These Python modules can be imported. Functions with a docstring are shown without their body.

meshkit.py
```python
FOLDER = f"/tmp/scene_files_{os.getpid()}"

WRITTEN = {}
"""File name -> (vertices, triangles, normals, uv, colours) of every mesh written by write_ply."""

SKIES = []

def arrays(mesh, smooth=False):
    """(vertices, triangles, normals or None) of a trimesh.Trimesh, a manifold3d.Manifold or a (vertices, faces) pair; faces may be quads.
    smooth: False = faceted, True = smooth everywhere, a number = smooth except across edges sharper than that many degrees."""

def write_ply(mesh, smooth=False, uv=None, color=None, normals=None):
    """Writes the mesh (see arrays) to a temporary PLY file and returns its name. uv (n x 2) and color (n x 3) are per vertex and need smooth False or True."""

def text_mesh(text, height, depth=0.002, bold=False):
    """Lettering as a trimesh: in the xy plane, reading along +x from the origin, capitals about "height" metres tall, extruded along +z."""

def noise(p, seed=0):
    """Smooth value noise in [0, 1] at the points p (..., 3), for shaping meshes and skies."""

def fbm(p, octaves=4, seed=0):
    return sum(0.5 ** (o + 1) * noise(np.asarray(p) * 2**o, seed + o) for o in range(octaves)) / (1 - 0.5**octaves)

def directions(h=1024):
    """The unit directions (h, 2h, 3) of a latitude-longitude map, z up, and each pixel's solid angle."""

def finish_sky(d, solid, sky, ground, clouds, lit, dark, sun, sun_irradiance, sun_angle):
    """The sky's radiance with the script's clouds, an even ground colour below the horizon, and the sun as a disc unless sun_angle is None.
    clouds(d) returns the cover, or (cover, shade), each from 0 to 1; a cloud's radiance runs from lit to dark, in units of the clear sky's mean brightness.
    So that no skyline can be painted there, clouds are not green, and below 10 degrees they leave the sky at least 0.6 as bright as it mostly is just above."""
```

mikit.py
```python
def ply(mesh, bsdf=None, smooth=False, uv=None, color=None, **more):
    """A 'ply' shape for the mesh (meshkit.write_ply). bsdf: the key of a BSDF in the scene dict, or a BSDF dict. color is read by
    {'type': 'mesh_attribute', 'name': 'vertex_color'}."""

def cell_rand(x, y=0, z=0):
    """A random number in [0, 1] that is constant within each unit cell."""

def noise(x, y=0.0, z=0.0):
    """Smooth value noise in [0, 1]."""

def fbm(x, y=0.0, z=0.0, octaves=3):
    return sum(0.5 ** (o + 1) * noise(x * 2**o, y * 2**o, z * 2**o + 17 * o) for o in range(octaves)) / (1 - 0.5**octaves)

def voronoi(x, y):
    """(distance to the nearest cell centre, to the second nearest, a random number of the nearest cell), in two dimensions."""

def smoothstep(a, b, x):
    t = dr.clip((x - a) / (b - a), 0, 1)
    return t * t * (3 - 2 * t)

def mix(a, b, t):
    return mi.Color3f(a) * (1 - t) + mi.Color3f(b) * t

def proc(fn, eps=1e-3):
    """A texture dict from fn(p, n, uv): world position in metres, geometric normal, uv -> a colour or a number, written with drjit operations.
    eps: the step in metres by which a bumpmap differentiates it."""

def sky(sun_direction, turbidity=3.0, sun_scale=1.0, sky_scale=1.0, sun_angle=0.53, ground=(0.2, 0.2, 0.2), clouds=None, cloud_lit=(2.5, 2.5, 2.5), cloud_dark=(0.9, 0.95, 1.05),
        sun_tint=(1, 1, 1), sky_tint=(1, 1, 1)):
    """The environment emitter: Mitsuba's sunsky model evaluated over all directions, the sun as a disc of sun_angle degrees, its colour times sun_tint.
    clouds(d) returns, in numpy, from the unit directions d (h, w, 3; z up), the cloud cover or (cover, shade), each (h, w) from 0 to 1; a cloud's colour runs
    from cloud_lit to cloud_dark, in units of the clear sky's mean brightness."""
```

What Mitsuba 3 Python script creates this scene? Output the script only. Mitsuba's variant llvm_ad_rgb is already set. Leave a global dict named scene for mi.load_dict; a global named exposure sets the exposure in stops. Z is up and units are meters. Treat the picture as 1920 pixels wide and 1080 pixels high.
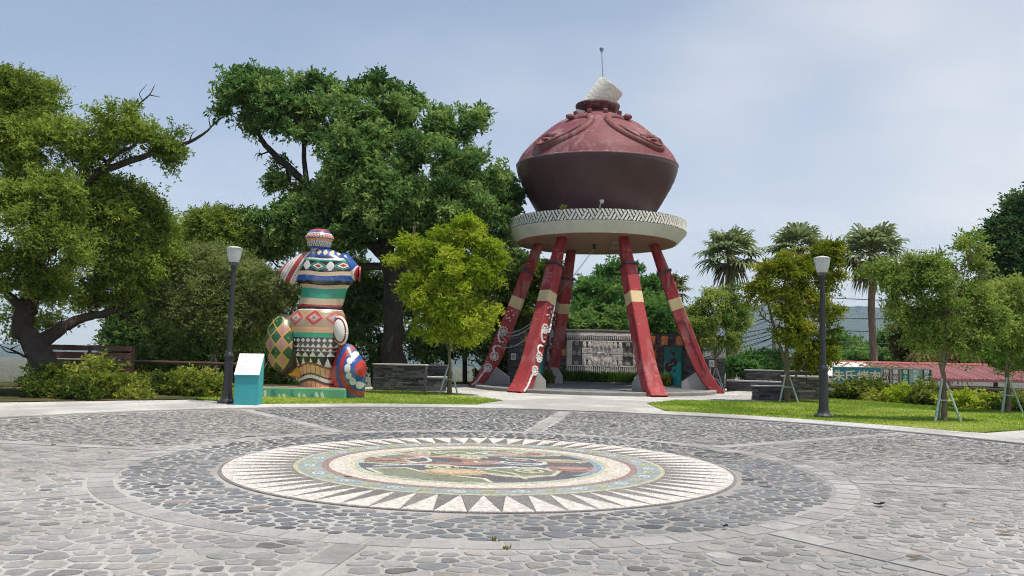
import math, random
import numpy as np, trimesh, shapely
from shapely.geometry import Polygon, Point, LineString, box as sbox
from shapely.ops import unary_union
from shapely import affinity
from scipy.spatial import Voronoi, cKDTree
import manifold3d as m3
import drjit as dr, mitsuba as mi
import mikit, meshkit
from mikit import proc, fbm, noise, voronoi, smoothstep, mix, cell_rand

# ------------------------------------------------------------------ camera, sky, exposure
CAM_H = 1.6
T = mi.ScalarTransform4f
PITCH, ROLL, FOCAL = 0.0834, 0.0217, 1495.65            # radians, radians, focal length in px of a 1920 px frame
_f = np.array([0, math.cos(PITCH), math.sin(PITCH)]); _r = np.array([1.0, 0, 0]); _u = np.cross(_r, _f)
_up = -math.sin(ROLL) * _r + math.cos(ROLL) * _u
scene, labels = {}, {}
scene['camera'] = {'type': 'perspective', 'fov': 2 * math.degrees(math.atan(960 / FOCAL)), 'fov_axis': 'x', 'near_clip': 0.05, 'far_clip': 20000.0,
                   'to_world': T().look_at(origin=[0, 0, CAM_H], target=[0, float(_f[1]), CAM_H + float(_f[2])], up=[float(v) for v in _up])}
SUN = np.array([0.250, -0.160, 0.955])

def cloud_cover(d):
    az = np.arctan2(d[..., 0], d[..., 1])
    el = np.arcsin(np.clip(d[..., 2], -1, 1))
    q = np.stack([d[..., 0] / (d[..., 2] + 0.35), d[..., 1] / (d[..., 2] + 0.35), d[..., 2] * 0], -1)
    n = meshkit.fbm(q * [1.3, 1.9, 1] + 7.3, 5, 3)
    veil = np.clip((n - 0.42) * 2.2, 0, 1)
    streak = np.clip((meshkit.fbm(q * [0.9, 2.6, 1] + [3.1, 1.7, 0], 4, 9) - 0.45) * 2.0, 0, 1)
    low = np.exp(-np.maximum(el, 0) / 0.30)
    cover = np.clip(0.18 + 0.44 * low + 0.46 * veil * np.clip(0.75 + 0.6 * np.sin(az), 0.3, 1.2) + 0.26 * streak + 0.14 * np.clip(np.sin(az), -1, 1), 0, 0.95)
    return cover, np.clip(0.62 - 0.52 * low - 0.5 * veil - 0.28 * np.sin(az), 0, 1)

scene['sky'] = mikit.sky(SUN.tolist(), turbidity=3, clouds=cloud_cover, cloud_lit=(3.12, 3.05, 3.00), cloud_dark=(1.62, 2.05, 2.78), sun_tint=(0.93, 1.0, 1.09))
exposure = 1.75

# ------------------------------------------------------------------ materials
def pack(color):
    c = np.clip(np.sqrt(np.clip(np.asarray(color, float), 0, 1)) * 255, 0, 255).round()
    c = np.atleast_2d(c)
    return np.stack([c[:, 0] * 256 + c[:, 1] + 0.5, c[:, 2] + 0.5], 1)

def unpack(uv):
    t = dr.floor(uv.x); R = dr.floor(t / 256.0); G = t - R * 256.0; B = dr.floor(uv.y)
    return mi.Color3f(dr.square(R / 255.0), dr.square(G / 255.0), dr.square(B / 255.0))

def fn_paint(p, n, uv):
    k = fbm(p.x * 1.7, p.y * 1.7, p.z * 0.9, 3); s = noise(p.x * 23, p.y * 23, p.z * 9)
    st = noise(p.x * 5.3, p.y * 5.3, p.z * 0.22)
    return unpack(uv) * (0.74 + 0.26 * k + 0.10 * s + 0.14 * st)
def fn_stone(p, n, uv):
    k = fbm(p.x * 3.1, p.y * 3.1, p.z * 3.1, 2); s = fbm(p.x * 31, p.y * 31, p.z * 31, 2)
    return unpack(uv) * (0.62 + 0.40 * k + 0.36 * s)
def fn_stone_h(p, n, uv):
    return 0.006 * fbm(p.x * 45, p.y * 45, p.z * 45, 2) + 0.010 * noise(p.x * 13, p.y * 13, p.z * 13)
def fn_weathered(p, n, uv):                              # sun-bleached old paint: pale scuffs and vertical dirt runs
    k = fbm(p.x * 1.1, p.y * 1.1, p.z * 1.1, 4); run = fbm(p.x * 7, p.y * 7, p.z * 0.6, 3)
    c = unpack(uv)
    worn = smoothstep(0.50, 0.70, k * 0.62 + run * 0.38)
    c = c * (1 - 0.36 * worn) + mi.Color3f(0.42, 0.32, 0.31) * (0.36 * worn)
    chip = smoothstep(0.68, 0.74, fbm(p.x * 6 + p.z * 4, p.y * 6, p.z * 13, 3)) * smoothstep(0.42, 0.62, fbm(p.x * 0.9, p.y * 0.9, p.z * 0.9 + 5, 2))
    return (c * (1 - 0.5 * chip) + mi.Color3f(0.5, 0.44, 0.42) * (0.5 * chip)) * (0.82 + 0.30 * run)
def fn_mortar(p, n, uv):
    k = fbm(p.x * 0.45, p.y * 0.45, 0, 3); g = fbm(p.x * 60, p.y * 60, 0, 2)
    c = mix((0.245, 0.24, 0.23), (0.345, 0.34, 0.33), smoothstep(0.3, 0.7, k))
    return c * (0.72 + 0.5 * g)
def fn_grit(p, n, uv):
    return 0.007 * fbm(p.x * 70, p.y * 70, p.z * 70, 2)
def fn_concrete(p, n, uv):
    k = fbm(p.x * 0.7, p.y * 0.7, p.z * 0.7, 4); g = noise(p.x * 55, p.y * 55, p.z * 55); st = fbm(p.x * 3.3 + 4, p.y * 3.3, p.z * 3.3, 3)
    c = mix((0.30, 0.297, 0.285), (0.42, 0.416, 0.40), smoothstep(0.3, 0.7, k))
    return c * (0.80 + 0.16 * g + 0.14 * st)
def fn_lawn(p, n, uv):
    k = fbm(p.x * 0.6, p.y * 0.6, 0, 4); g = fbm(p.x * 17, p.y * 17, 0, 2)
    c = mix((0.13, 0.215, 0.030), (0.32, 0.39, 0.075), smoothstep(0.3, 0.7, k))
    return c * (0.55 + 0.75 * g)
def fn_earth(p, n, uv):
    k = fbm(p.x * 0.35, p.y * 0.35, 0, 4)
    return mix((0.055, 0.065, 0.028), (0.12, 0.095, 0.055), smoothstep(0.4, 0.65, k))
def fn_bark(p, n, uv):
    k = fbm(p.x * 9, p.y * 9, p.z * 2.2, 3); m = smoothstep(0.52, 0.7, fbm(p.x * 1.9, p.y * 1.9, p.z * 1.9, 2))
    return unpack(uv) * (0.55 + 0.85 * k) * (1 - 0.30 * m) + mi.Color3f(0.06, 0.075, 0.045) * (0.30 * m)
def fn_bark_h(p, n, uv):
    return 0.03 * fbm(p.x * 11, p.y * 11, p.z * 2.6, 3)
def fn_mosaic(p, n, uv):                                 # hand-laid tesserae of about 3 cm with pale grout
    a, b, r = voronoi(p.x * 26, p.y * 26)
    c = unpack(uv) * (0.74 + 0.48 * r)
    joint = smoothstep(0.13, 0.05, b - a)
    dust = fbm(p.x * 1.3, p.y * 1.3, 0, 3)
    c = c * (1 - 0.40 * joint) + mi.Color3f(0.40, 0.38, 0.35) * (0.40 * joint)
    return c * (0.84 - 0.10 * dust) + mi.Color3f(0.42, 0.40, 0.37) * (0.16 * dust)
def fn_hill(p, n, uv):
    k = fbm(p.x * 0.004, p.y * 0.004, p.z * 0.006, 4)
    return mix((0.014, 0.034, 0.034), (0.034, 0.062, 0.050), smoothstep(0.3, 0.7, k))

def principled(col, rough=0.6, spec=0.4, **k):
    return {'type': 'principled', 'base_color': col, 'roughness': rough, 'specular': spec, **k}
def two(b):
    return {'type': 'twosided', 'nested': b}
def bump(h, b, eps=2e-3):
    return {'type': 'twosided', 'nested': {'type': 'bumpmap', 'arbitrary': proc(h, eps), 'scale': 1.0, 'bsdf': b}}
scene['mat_paint'] = two(principled(proc(fn_paint), 0.42, 0.45))
scene['mat_stone'] = bump(fn_stone_h, principled(proc(fn_stone), 0.72, 0.3))
scene['mat_weathered'] = two(principled(proc(fn_weathered), 0.6, 0.25))
scene['mat_mortar'] = bump(fn_grit, principled(proc(fn_mortar), 0.9, 0.2))
scene['mat_concrete'] = bump(fn_grit, principled(proc(fn_concrete), 0.85, 0.25))
scene['mat_lawn'] = two({'type': 'diffuse', 'reflectance': proc(fn_lawn)})
scene['mat_earth'] = two({'type': 'diffuse', 'reflectance': proc(fn_earth)})
scene['mat_hill'] = two({'type': 'diffuse', 'reflectance': proc(fn_hill)})
scene['mat_bark'] = bump(fn_bark_h, principled(proc(fn_bark), 0.9, 0.2), 5e-3)
scene['mat_mosaic'] = two(principled(proc(fn_mosaic), 0.5, 0.4))
scene['mat_leaf'] = {'type': 'principledthin', 'base_color': {'type': 'mesh_attribute', 'name': 'vertex_color'}, 'roughness': 0.36, 'diff_trans': 0.9, 'eta': 1.35}
scene['mat_frosted'] = {'type': 'principledthin', 'base_color': {'type': 'rgb', 'value': [0.85, 0.87, 0.85]}, 'roughness': 0.35, 'diff_trans': 0.9, 'eta': 1.4}
scene['air'] = {'type': 'homogeneous', 'albedo': {'type': 'rgb', 'value': [0.70, 0.85, 0.99]}, 'sigma_t': 1.05e-4}
scene['camera']['medium'] = {'type': 'ref', 'id': 'air'}
scene['haze'] = {'type': 'cube', 'to_world': T().translate([0, 3500, 220]).scale([9500, 6500, 480]), 'bsdf': {'type': 'null'}, 'interior': {'type': 'ref', 'id': 'air'}}
labels['haze'] = {'label': 'thin humid haze over the valley', 'kind': 'stuff'}
scene['mat_metal'] = two({'type': 'principled', 'base_color': {'type': 'rgb', 'value': [0.45, 0.46, 0.47]}, 'metallic': 0.9, 'roughness': 0.35})

# ------------------------------------------------------------------ scene helpers
_used = {}
def numbered(base):
    k = _used.get(base, -1) + 1
    _used[base] = k
    return base if k == 0 else f'{base}_{k:03d}'
def thing(name, label, cat, group=None, kind=None):
    key = numbered(name)
    labels[key] = {'label': label}
    if cat: labels[key]['category'] = cat
    if group: labels[key]['group'] = group
    if kind: labels[key]['kind'] = kind
    return key
def struct(name, label=None):
    key = numbered(name)
    labels[key] = {'kind': 'structure'}
    if label: labels[key]['label'] = label
    return key
def tm(mesh):
    if hasattr(mesh, 'to_mesh'):
        q = mesh.to_mesh(); return trimesh.Trimesh(q.vert_properties[:, :3], q.tri_verts, process=False)
    if isinstance(mesh, (tuple, list)) and not isinstance(mesh[0], trimesh.Trimesh):
        v, f = np.asarray(mesh[0], float), np.asarray(mesh[1], int)
        if f.shape[1] == 4: f = np.vstack([f[:, [0, 1, 2]], f[:, [0, 2, 3]]])
        return trimesh.Trimesh(v, f, process=False)
    if isinstance(mesh, list): return trimesh.util.concatenate(mesh)
    return mesh
def put(key, mesh, mat, color=None, smooth=35):
    """One entry of the scene; color is packed into uv for the materials that read it."""
    mesh = tm(mesh)
    if color is None:
        scene[key] = mikit.ply(mesh, mat, smooth=smooth)
    else:
        if smooth not in (False, True):
            mesh.merge_vertices()
            mesh = trimesh.graph.smooth_shade(mesh, angle=np.radians(smooth), facet_minarea=None); s = True
        else: s = smooth
        c = np.asarray(color, float)
        uv = pack(c) if c.ndim == 2 else np.repeat(pack(c), len(mesh.vertices), 0)
        scene[key] = mikit.ply(mesh, mat, smooth=s, uv=uv)
    return key
def part(parent, name, mesh, mat, color=None, smooth=35, label=None, stuff=False):
    key = numbered(parent + '__' + name)
    put(key, mesh, mat, color, smooth)
    if label or stuff:
        labels[key] = {}
        if label: labels[key]['label'] = label
        if stuff: labels[key]['kind'] = 'stuff'
    return key
def rotz(m, a):
    m.apply_transform(trimesh.transformations.rotation_matrix(a, [0, 0, 1])); return m
def rot(m, a, ax, pt=(0, 0, 0)):
    m.apply_transform(trimesh.transformations.rotation_matrix(a, ax, pt)); return m
def move(m, v):
    m.apply_translation(v); return m
def bx(cx, cy, cz, sx, sy, sz, a=0.0, bev=0.0):
    """Box centred at (cx,cy,cz), turned about z by a, optionally with chamfered edges."""
    if bev > 0:
        b = min(bev, 0.45 * min(sx, sy, sz)); hx, hy, hz = sx / 2, sy / 2, sz / 2; pts = []
        for i in (-1, 1):
            for j in (-1, 1):
                for k in (-1, 1):
                    pts += [[i * (hx - b), j * (hy - b), k * hz], [i * (hx - b), j * hy, k * (hz - b)], [i * hx, j * (hy - b), k * (hz - b)]]
        m = trimesh.convex.convex_hull(np.array(pts))
    else: m = trimesh.creation.box([sx, sy, sz])
    if a: rotz(m, a)
    return move(m, [cx, cy, cz])
def cat(l): return trimesh.util.concatenate([tm(x) for x in l])
def smooth_path(P, n=6):
    P = np.asarray(P, float)
    if len(P) < 3: return P
    Q = np.vstack([2 * P[0] - P[1], P, 2 * P[-1] - P[-2]]); out = []
    for i in range(1, len(Q) - 2):
        t = np.linspace(0, 1, n, endpoint=False)[:, None]
        a, b, c, d = Q[i - 1], Q[i], Q[i + 1], Q[i + 2]
        out.append(0.5 * (2 * b + (c - a) * t + (2 * a - 5 * b + 4 * c - d) * t ** 2 + (3 * b - a - 3 * c + d) * t ** 3))
    return np.vstack(out + [P[-1:]])
def tube(P, r, sides=8, cap=True, flat=None):
    P = np.asarray(P, float); n = len(P); r = np.broadcast_to(np.asarray(r, float), (n,))
    t = np.gradient(P, axis=0); t /= np.linalg.norm(t, axis=1, keepdims=True) + 1e-12
    ref = np.array([0, 0, 1.0]) if abs(t[:, 2]).mean() < 0.8 else np.array([1.0, 0.2, 0])
    a = np.cross(t, ref); a /= np.linalg.norm(a, axis=1, keepdims=True) + 1e-12; b = np.cross(a, t)
    g = np.arange(sides) * 2 * np.pi / sides
    v = P[:, None] + r[:, None, None] * (np.cos(g)[None, :, None] * a[:, None] + np.sin(g)[None, :, None] * b[:, None])
    i, j = np.meshgrid(np.arange(n - 1), np.arange(sides), indexing='ij')
    q = np.stack([i * sides + j, i * sides + (j + 1) % sides, (i + 1) * sides + (j + 1) % sides, (i + 1) * sides + j], -1).reshape(-1, 4)
    f = np.vstack([q[:, [0, 1, 2]], q[:, [0, 2, 3]]]); v = v.reshape(-1, 3)
    if cap:
        k = len(v); v = np.vstack([v, P[:1], P[-1:]]); j = np.arange(sides)
        f = np.vstack([f, np.stack([(j + 1) % sides, j, j * 0 + k], 1), np.stack([(n - 1) * sides + j, (n - 1) * sides + (j + 1) % sides, j * 0 + k + 1], 1)])
    m = trimesh.Trimesh(v, f, process=False)
    if m.volume < 0: m.invert()
    return m
def lathe(prof, n=48, center=(0, 0, 0), phase=0.0):
    prof = np.asarray(prof, float); g = np.arange(n) * 2 * np.pi / n + phase
    v = np.stack([prof[:, None, 0] * np.cos(g), prof[:, None, 0] * np.sin(g), np.repeat(prof[:, 1:2], n, 1)], -1).reshape(-1, 3)
    i, j = np.meshgrid(np.arange(len(prof) - 1), np.arange(n), indexing='ij')
    q = np.stack([i * n + j, i * n + (j + 1) % n, (i + 1) * n + (j + 1) % n, (i + 1) * n + j], -1).reshape(-1, 4)
    m = trimesh.Trimesh(v + np.asarray(center), np.vstack([q[:, [0, 1, 2]], q[:, [0, 2, 3]]]), process=True)
    m.update_faces(m.nondegenerate_faces()); return m
def extr(poly, h, z=0.0):
    ps = [poly] if poly.geom_type == 'Polygon' else [g for g in poly.geoms if g.geom_type == 'Polygon']
    ms = [trimesh.creation.extrude_polygon(g, h, engine='earcut') for g in ps if g.area > 1e-9]
    return move(cat(ms), [0, 0, z])
def onto(m, o, ex, ez):
    """Maps a mesh built in xy with depth along z onto an upright plane: x along ex, y along ez, z towards their cross product."""
    ex, ez = np.asarray(ex, float), np.asarray(ez, float); M = np.eye(4)
    M[:3, 0], M[:3, 1], M[:3, 2], M[:3, 3] = ex, ez, np.cross(ex, ez), o
    m.apply_transform(M); return m
def ell(cx, cy, rx, ry, n=24, a=0.0):
    return affinity.translate(affinity.rotate(affinity.scale(Point(0, 0).buffer(1, quad_segs=n // 4), rx, ry), a, origin=(0, 0)), cx, cy)
def ribbon(pts, w, n=6): return LineString(smooth_path(np.asarray(pts, float), n)[:, :2]).buffer(w / 2, cap_style=1)
# ------------------------------------------------------------------ ground, lawns, paths
MC = np.array([-0.40, 11.76])                          # centre of the round plaza and of its mosaic
PLAZA_R, WALK_R = 11.75, 13.05
TC = np.array([3.95, 37.85])                           # axis of the tower
def terrain(x, y):
    """Level hilltop that falls away behind the park's edge, down to a valley plain."""
    edge = np.interp(x, [-60, -16, -9, -4, 0, 12, 15, 20, 60], [24, 27, 31, 46, 52, 52, 42, 36, 26])
    d = np.maximum(y - edge, 0) + np.maximum(np.abs(x) - 40, 0) * 0.6
    return -0.03 - 2.8 * (1 - np.exp(-d / 7)) - 55 * (1 - np.exp(-np.maximum(d - 25, 0) / 160)) + np.where(d > 0, 0.6 * (meshkit.fbm(np.stack([x * .11, y * .11, x * 0], -1), 3) - .5), 0)
gx = np.unique(np.concatenate([np.linspace(-60, 60, 121), np.linspace(-400, 400, 41), np.linspace(-9000, 9000, 31)]))
gy = np.unique(np.concatenate([np.linspace(-20, 90, 111), np.linspace(-300, 600, 46), np.linspace(-2500, 9000, 31)]))
X, Y = np.meshgrid(gx, gy); Z = terrain(X, Y); ny, nx = X.shape
i, j = np.meshgrid(np.arange(ny - 1), np.arange(nx - 1), indexing='ij')
gf = np.stack([i * nx + j, i * nx + j + 1, (i + 1) * nx + j + 1, (i + 1) * nx + j], -1).reshape(-1, 4)
put(struct('ground'), (np.stack([X, Y, Z], -1).reshape(-1, 3), gf), 'mat_earth', smooth=True)

plaza_disc = Point(*MC).buffer(PLAZA_R, quad_segs=48)
left_path = Polygon([(-10.5, 17.0), (-16, 15), (-30, 14), (-30, 19.6), (-15, 20.4), (-12.0, 22.6), (-9.6, 24.3), (-7.3, 23.4), (-7, 20)])
mid_path = Polygon([(-1.1, 22), (-0.95, 25.2), (-0.2, 27.5), (-2.6, 32.2), (-6.5, 33.2), (-6, 41), (13.5, 43), (14, 36), (10.6, 31.3), (9.0, 30.2), (6.2, 30.0), (4.7, 27.5), (4.55, 22)])
right_path = Polygon([(9.5, 19.6), (11.0, 18.6), (12.1, 19.35), (14, 20.6), (40, 27), (40, 12), (10, 12)])
walk = Point(*MC).buffer(WALK_R, quad_segs=48).union(left_path).union(mid_path).union(right_path).difference(plaza_disc.buffer(-0.02))
back_half = sbox(-45, -12, 45, 60)
put(struct('walkway', 'pale concrete walkway around the cobbled plaza and up to the tower'), extr(walk.intersection(back_half), 0.055, -0.02), 'mat_concrete', smooth=False)
WK = [k for k in scene if k == 'walkway'][0]
for k in range(56):                                      # cast slabs of the ring path, with open joints
    a0, a1 = 2 * math.pi * k / 56, 2 * math.pi * (k + 1) / 56; t = np.linspace(a0, a1, 5)
    if MC[1] + 12 * math.sin((a0 + a1) / 2) < 14: continue
    g = Polygon([(MC[0] + WALK_R * math.cos(q), MC[1] + WALK_R * math.sin(q)) for q in t] + [(MC[0] + (PLAZA_R + .01) * math.cos(q), MC[1] + (PLAZA_R + .01) * math.sin(q)) for q in t[::-1]]).buffer(-.009)
    part(WK, 'path_slab', extr(g, .014, .027), 'mat_concrete', None, False)
lawn_left = Polygon([(-9.4, 24.6), (-7.3, 23.5), (-7.1, 40), (-14, 40), (-14, 30)]).union(Polygon([(-8.4, 22), (-0.6, 22), (-0.9, 25.2), (-0.3, 27.4), (-2.7, 32.2), (-6.6, 33.2), (-8, 34)]))
lawn_right = Polygon([(4.6, 21), (4.72, 27.4), (6.25, 29.9), (9.0, 30.1), (10.8, 31.2), (14.2, 36), (16, 41), (22, 36), (34, 29), (34, 25.5), (14.0, 20.75), (12.1, 19.5), (11.0, 18.75), (9, 16)])
ring_out = Point(*MC).buffer(WALK_R, quad_segs=48)
lawn_left = lawn_left.difference(ring_out).difference(mid_path).difference(left_path)
lawn_right = lawn_right.difference(ring_out).difference(mid_path).difference(right_path)
lawn_far = Polygon([(-34, 20.2), (-15, 20.6), (-12.3, 22.7), (-9.7, 24.6), (-9.3, 33), (-34, 33)]).difference(ring_out).difference(left_path)
for nm, g, lab in (('lawn', lawn_left, 'mown grass around the painted statue'), ('lawn', lawn_right, 'mown grass around the right lamp post'), ('planting_bed', lawn_far, 'shaded planting bed on the left')):
    put(struct(nm, lab), extr(g.buffer(-0.01), 0.07, -0.02), 'mat_lawn' if nm == 'lawn' else 'mat_earth', smooth=False)

def blades(poly, n, seed, hmin=.025, hmax=.06, cols=((.19, .31, .045), (.38, .49, .09), (.54, .56, .20))):
    rg = np.random.default_rng(seed); x0, y0, x1, y1 = poly.bounds
    P = rg.uniform([x0, y0], [x1, y1], (int(n * 2.2), 2)); P = P[shapely.contains_xy(poly, P[:, 0], P[:, 1])][:n]
    P = P[rg.random(len(P)) < np.clip((17.0 / np.maximum(P[:, 1] - 6, 8)) ** 1.2, 0.2, 1)]
    a = rg.uniform(0, 2 * np.pi, len(P)); h = rg.uniform(hmin, hmax, len(P)); w = rg.uniform(.006, .013, len(P)) * (P[:, 1] / 20)
    d = np.stack([np.cos(a), np.sin(a), 0 * a], 1); lean = rg.normal(0, .03, (len(P), 2)); B = np.column_stack([P, np.full(len(P), .048)])
    v = np.stack([B - d * w[:, None], B + d * w[:, None], B + np.column_stack([lean, h])], 1).reshape(-1, 3)
    k = meshkit.fbm(np.column_stack([P * .55, 0 * h]), 3, 5); t = np.clip((k - .35) * 2.2 + rg.normal(0, .22, len(P)), 0, 1)
    c = np.where((t < .6)[:, None], np.array(cols[0]) + (np.array(cols[1]) - cols[0]) * (t / .6)[:, None], np.array(cols[1]) + (np.array(cols[2]) - cols[1]) * ((t - .6) / .4)[:, None])
    return (v, np.arange(len(v)).reshape(-1, 3)), np.repeat(c, 3, 0)
def put_leaves(key, mesh, col):
    scene[key] = mikit.ply(mesh, 'mat_leaf', color=np.clip(col, 0, 1)); return key
for poly, n, lab in ((lawn_left, 42000, 'short grass in front of and beside the painted statue'), (lawn_right, 150000, 'short sunlit grass around the right lamp post and young trees')):
    m, c = blades(poly.buffer(.05), n, 3); put_leaves(thing('grass', lab, 'grass', kind='stuff'), m, c)

# ------------------------------------------------------------------ cobbled plaza
put(struct('plaza', 'round plaza of grey river cobbles set in pale mortar'), extr(plaza_disc, 0.10, -0.10), 'mat_mortar', smooth=False)
rg = np.random.default_rng(11)
STRIPES = [math.radians(80 + 45 * k) for k in range(8)]
RING_IN, RING_OUT, MOS_R = 4.78, 5.06, 3.54
stripe_w = 0.28
stripes = unary_union([LineString([MC + RING_OUT * np.array([math.cos(a), math.sin(a)]), MC + 11.6 * np.array([math.cos(a), math.sin(a)])]).buffer(stripe_w / 2, cap_style=2) for a in STRIPES])
ring = Point(*MC).buffer(RING_OUT, quad_segs=48).difference(Point(*MC).buffer(RING_IN, quad_segs=48))
medal = Point(*MC).buffer(MOS_R + 0.07, quad_segs=48)
allowed = plaza_disc.buffer(-0.12).difference(stripes.buffer(0.02)).difference(ring.buffer(0.02)).difference(medal.buffer(0.02))
vis = Polygon([(-8.5, 1.2), (8.5, 1.2), (14, 14), (16, 26), (-16, 26), (-14, 14)])       # the part the photograph shows, with a margin
allowed = allowed.intersection(vis)
x0, y0, x1, y1 = allowed.bounds
P = rg.uniform([x0 - .5, y0 - .5], [x1 + .5, y1 + .5], (int((x1 - x0 + 1) * (y1 - y0 + 1) / 0.034), 2))
ang = meshkit.fbm(np.column_stack([P * .22, P[:, :1] * 0]), 2) * 5
for it in range(2):
    vor = Voronoi(P); Q = P.copy()
    for k, ri in enumerate(vor.point_region):
        reg = vor.regions[ri]
        if reg and -1 not in reg: Q[k] = vor.vertices[reg].mean(0)
    P = P + 0.75 * (Q - P)
# a gentle stretch makes the stones oblong
S = np.array([1.14, 0.90]); vor = Voronoi(P / S)
stones = []
prep = shapely.prepared.prep(allowed)
for k, ri in enumerate(vor.point_region):
    reg = vor.regions[ri]
    if not reg or -1 in reg or len(reg) < 4: continue
    pts = vor.vertices[reg] * S
    if not prep.intersects(Point(*P[k])): continue
    g = Polygon(pts)
    if not prep.contains(g): g = g.intersection(allowed)
    if g.is_empty or g.geom_type != 'Polygon' or g.area < .006: continue
    gap = rg.uniform(.011, .028)
    g = g.buffer(-(gap + .032)).buffer(.032, quad_segs=2).simplify(.005)
    if g.is_empty or g.geom_type != 'Polygon' or g.area < .003: continue
    stones.append(g)
def cobble(g, h, fine, tilt, rg):
    r = np.array(g.exterior.coords)[:-1]
    if Polygon(r).exterior.is_ccw is False: r = r[::-1]
    c = r.mean(0); n = len(r)
    rings = [(1.0, -.02), (0.99, h * .6), (0.90, h), (0.0, h * 1.10)] if fine else [(1.0, -.02), (.94, h), (0.0, h)]
    v = [np.column_stack([c + (r - c) * s, np.full(n, z) + (r - c) @ tilt * (z > 0)]) for s, z in rings[:-1]]
    v.append(np.array([[c[0], c[1], rings[-1][1]]])); v = np.vstack(v); j = np.arange(n); f = []
    for q in range(len(rings) - 2):
        a, b = q * n + j, q * n + (j + 1) % n
        f += [np.stack([a, b, b + n], 1), np.stack([a, b + n, a + n], 1)]
    q = len(rings) - 2
    f.append(np.stack([q * n + j, q * n + (j + 1) % n, j * 0 + len(v) - 1], 1))
    return v, np.vstack(f)
def stone_tone(c, rg):
    d = c - MC; r = math.hypot(*d); a = math.degrees(math.atan2(d[1], d[0])) % 360
    blue = np.array([.120, .130, .143]); grey = np.array([.268, .264, .256]); brown = np.array([.30, .245, .20])
    sec = int(((a - 80) % 360) // 45)
    base = {0: .30, 1: .78, 2: .88, 3: .80, 4: .66, 5: .86, 6: .80, 7: .48}[sec] if r > RING_OUT else .12
    t = np.clip(base + rg.normal(0, .20), 0, 1)
    col = blue * (1 - t) + grey * t
    if rg.random() < .035: col = col * .65 + brown * .35
    if rg.random() < .06: col = col * .62
    return col * rg.uniform(.84, 1.14)
order = sorted(range(len(stones)), key=lambda k: -stones[k].area / max(stones[k].centroid.y, 4) ** 3)
far_v, far_f, far_c, nv = [], [], [], 0
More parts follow.
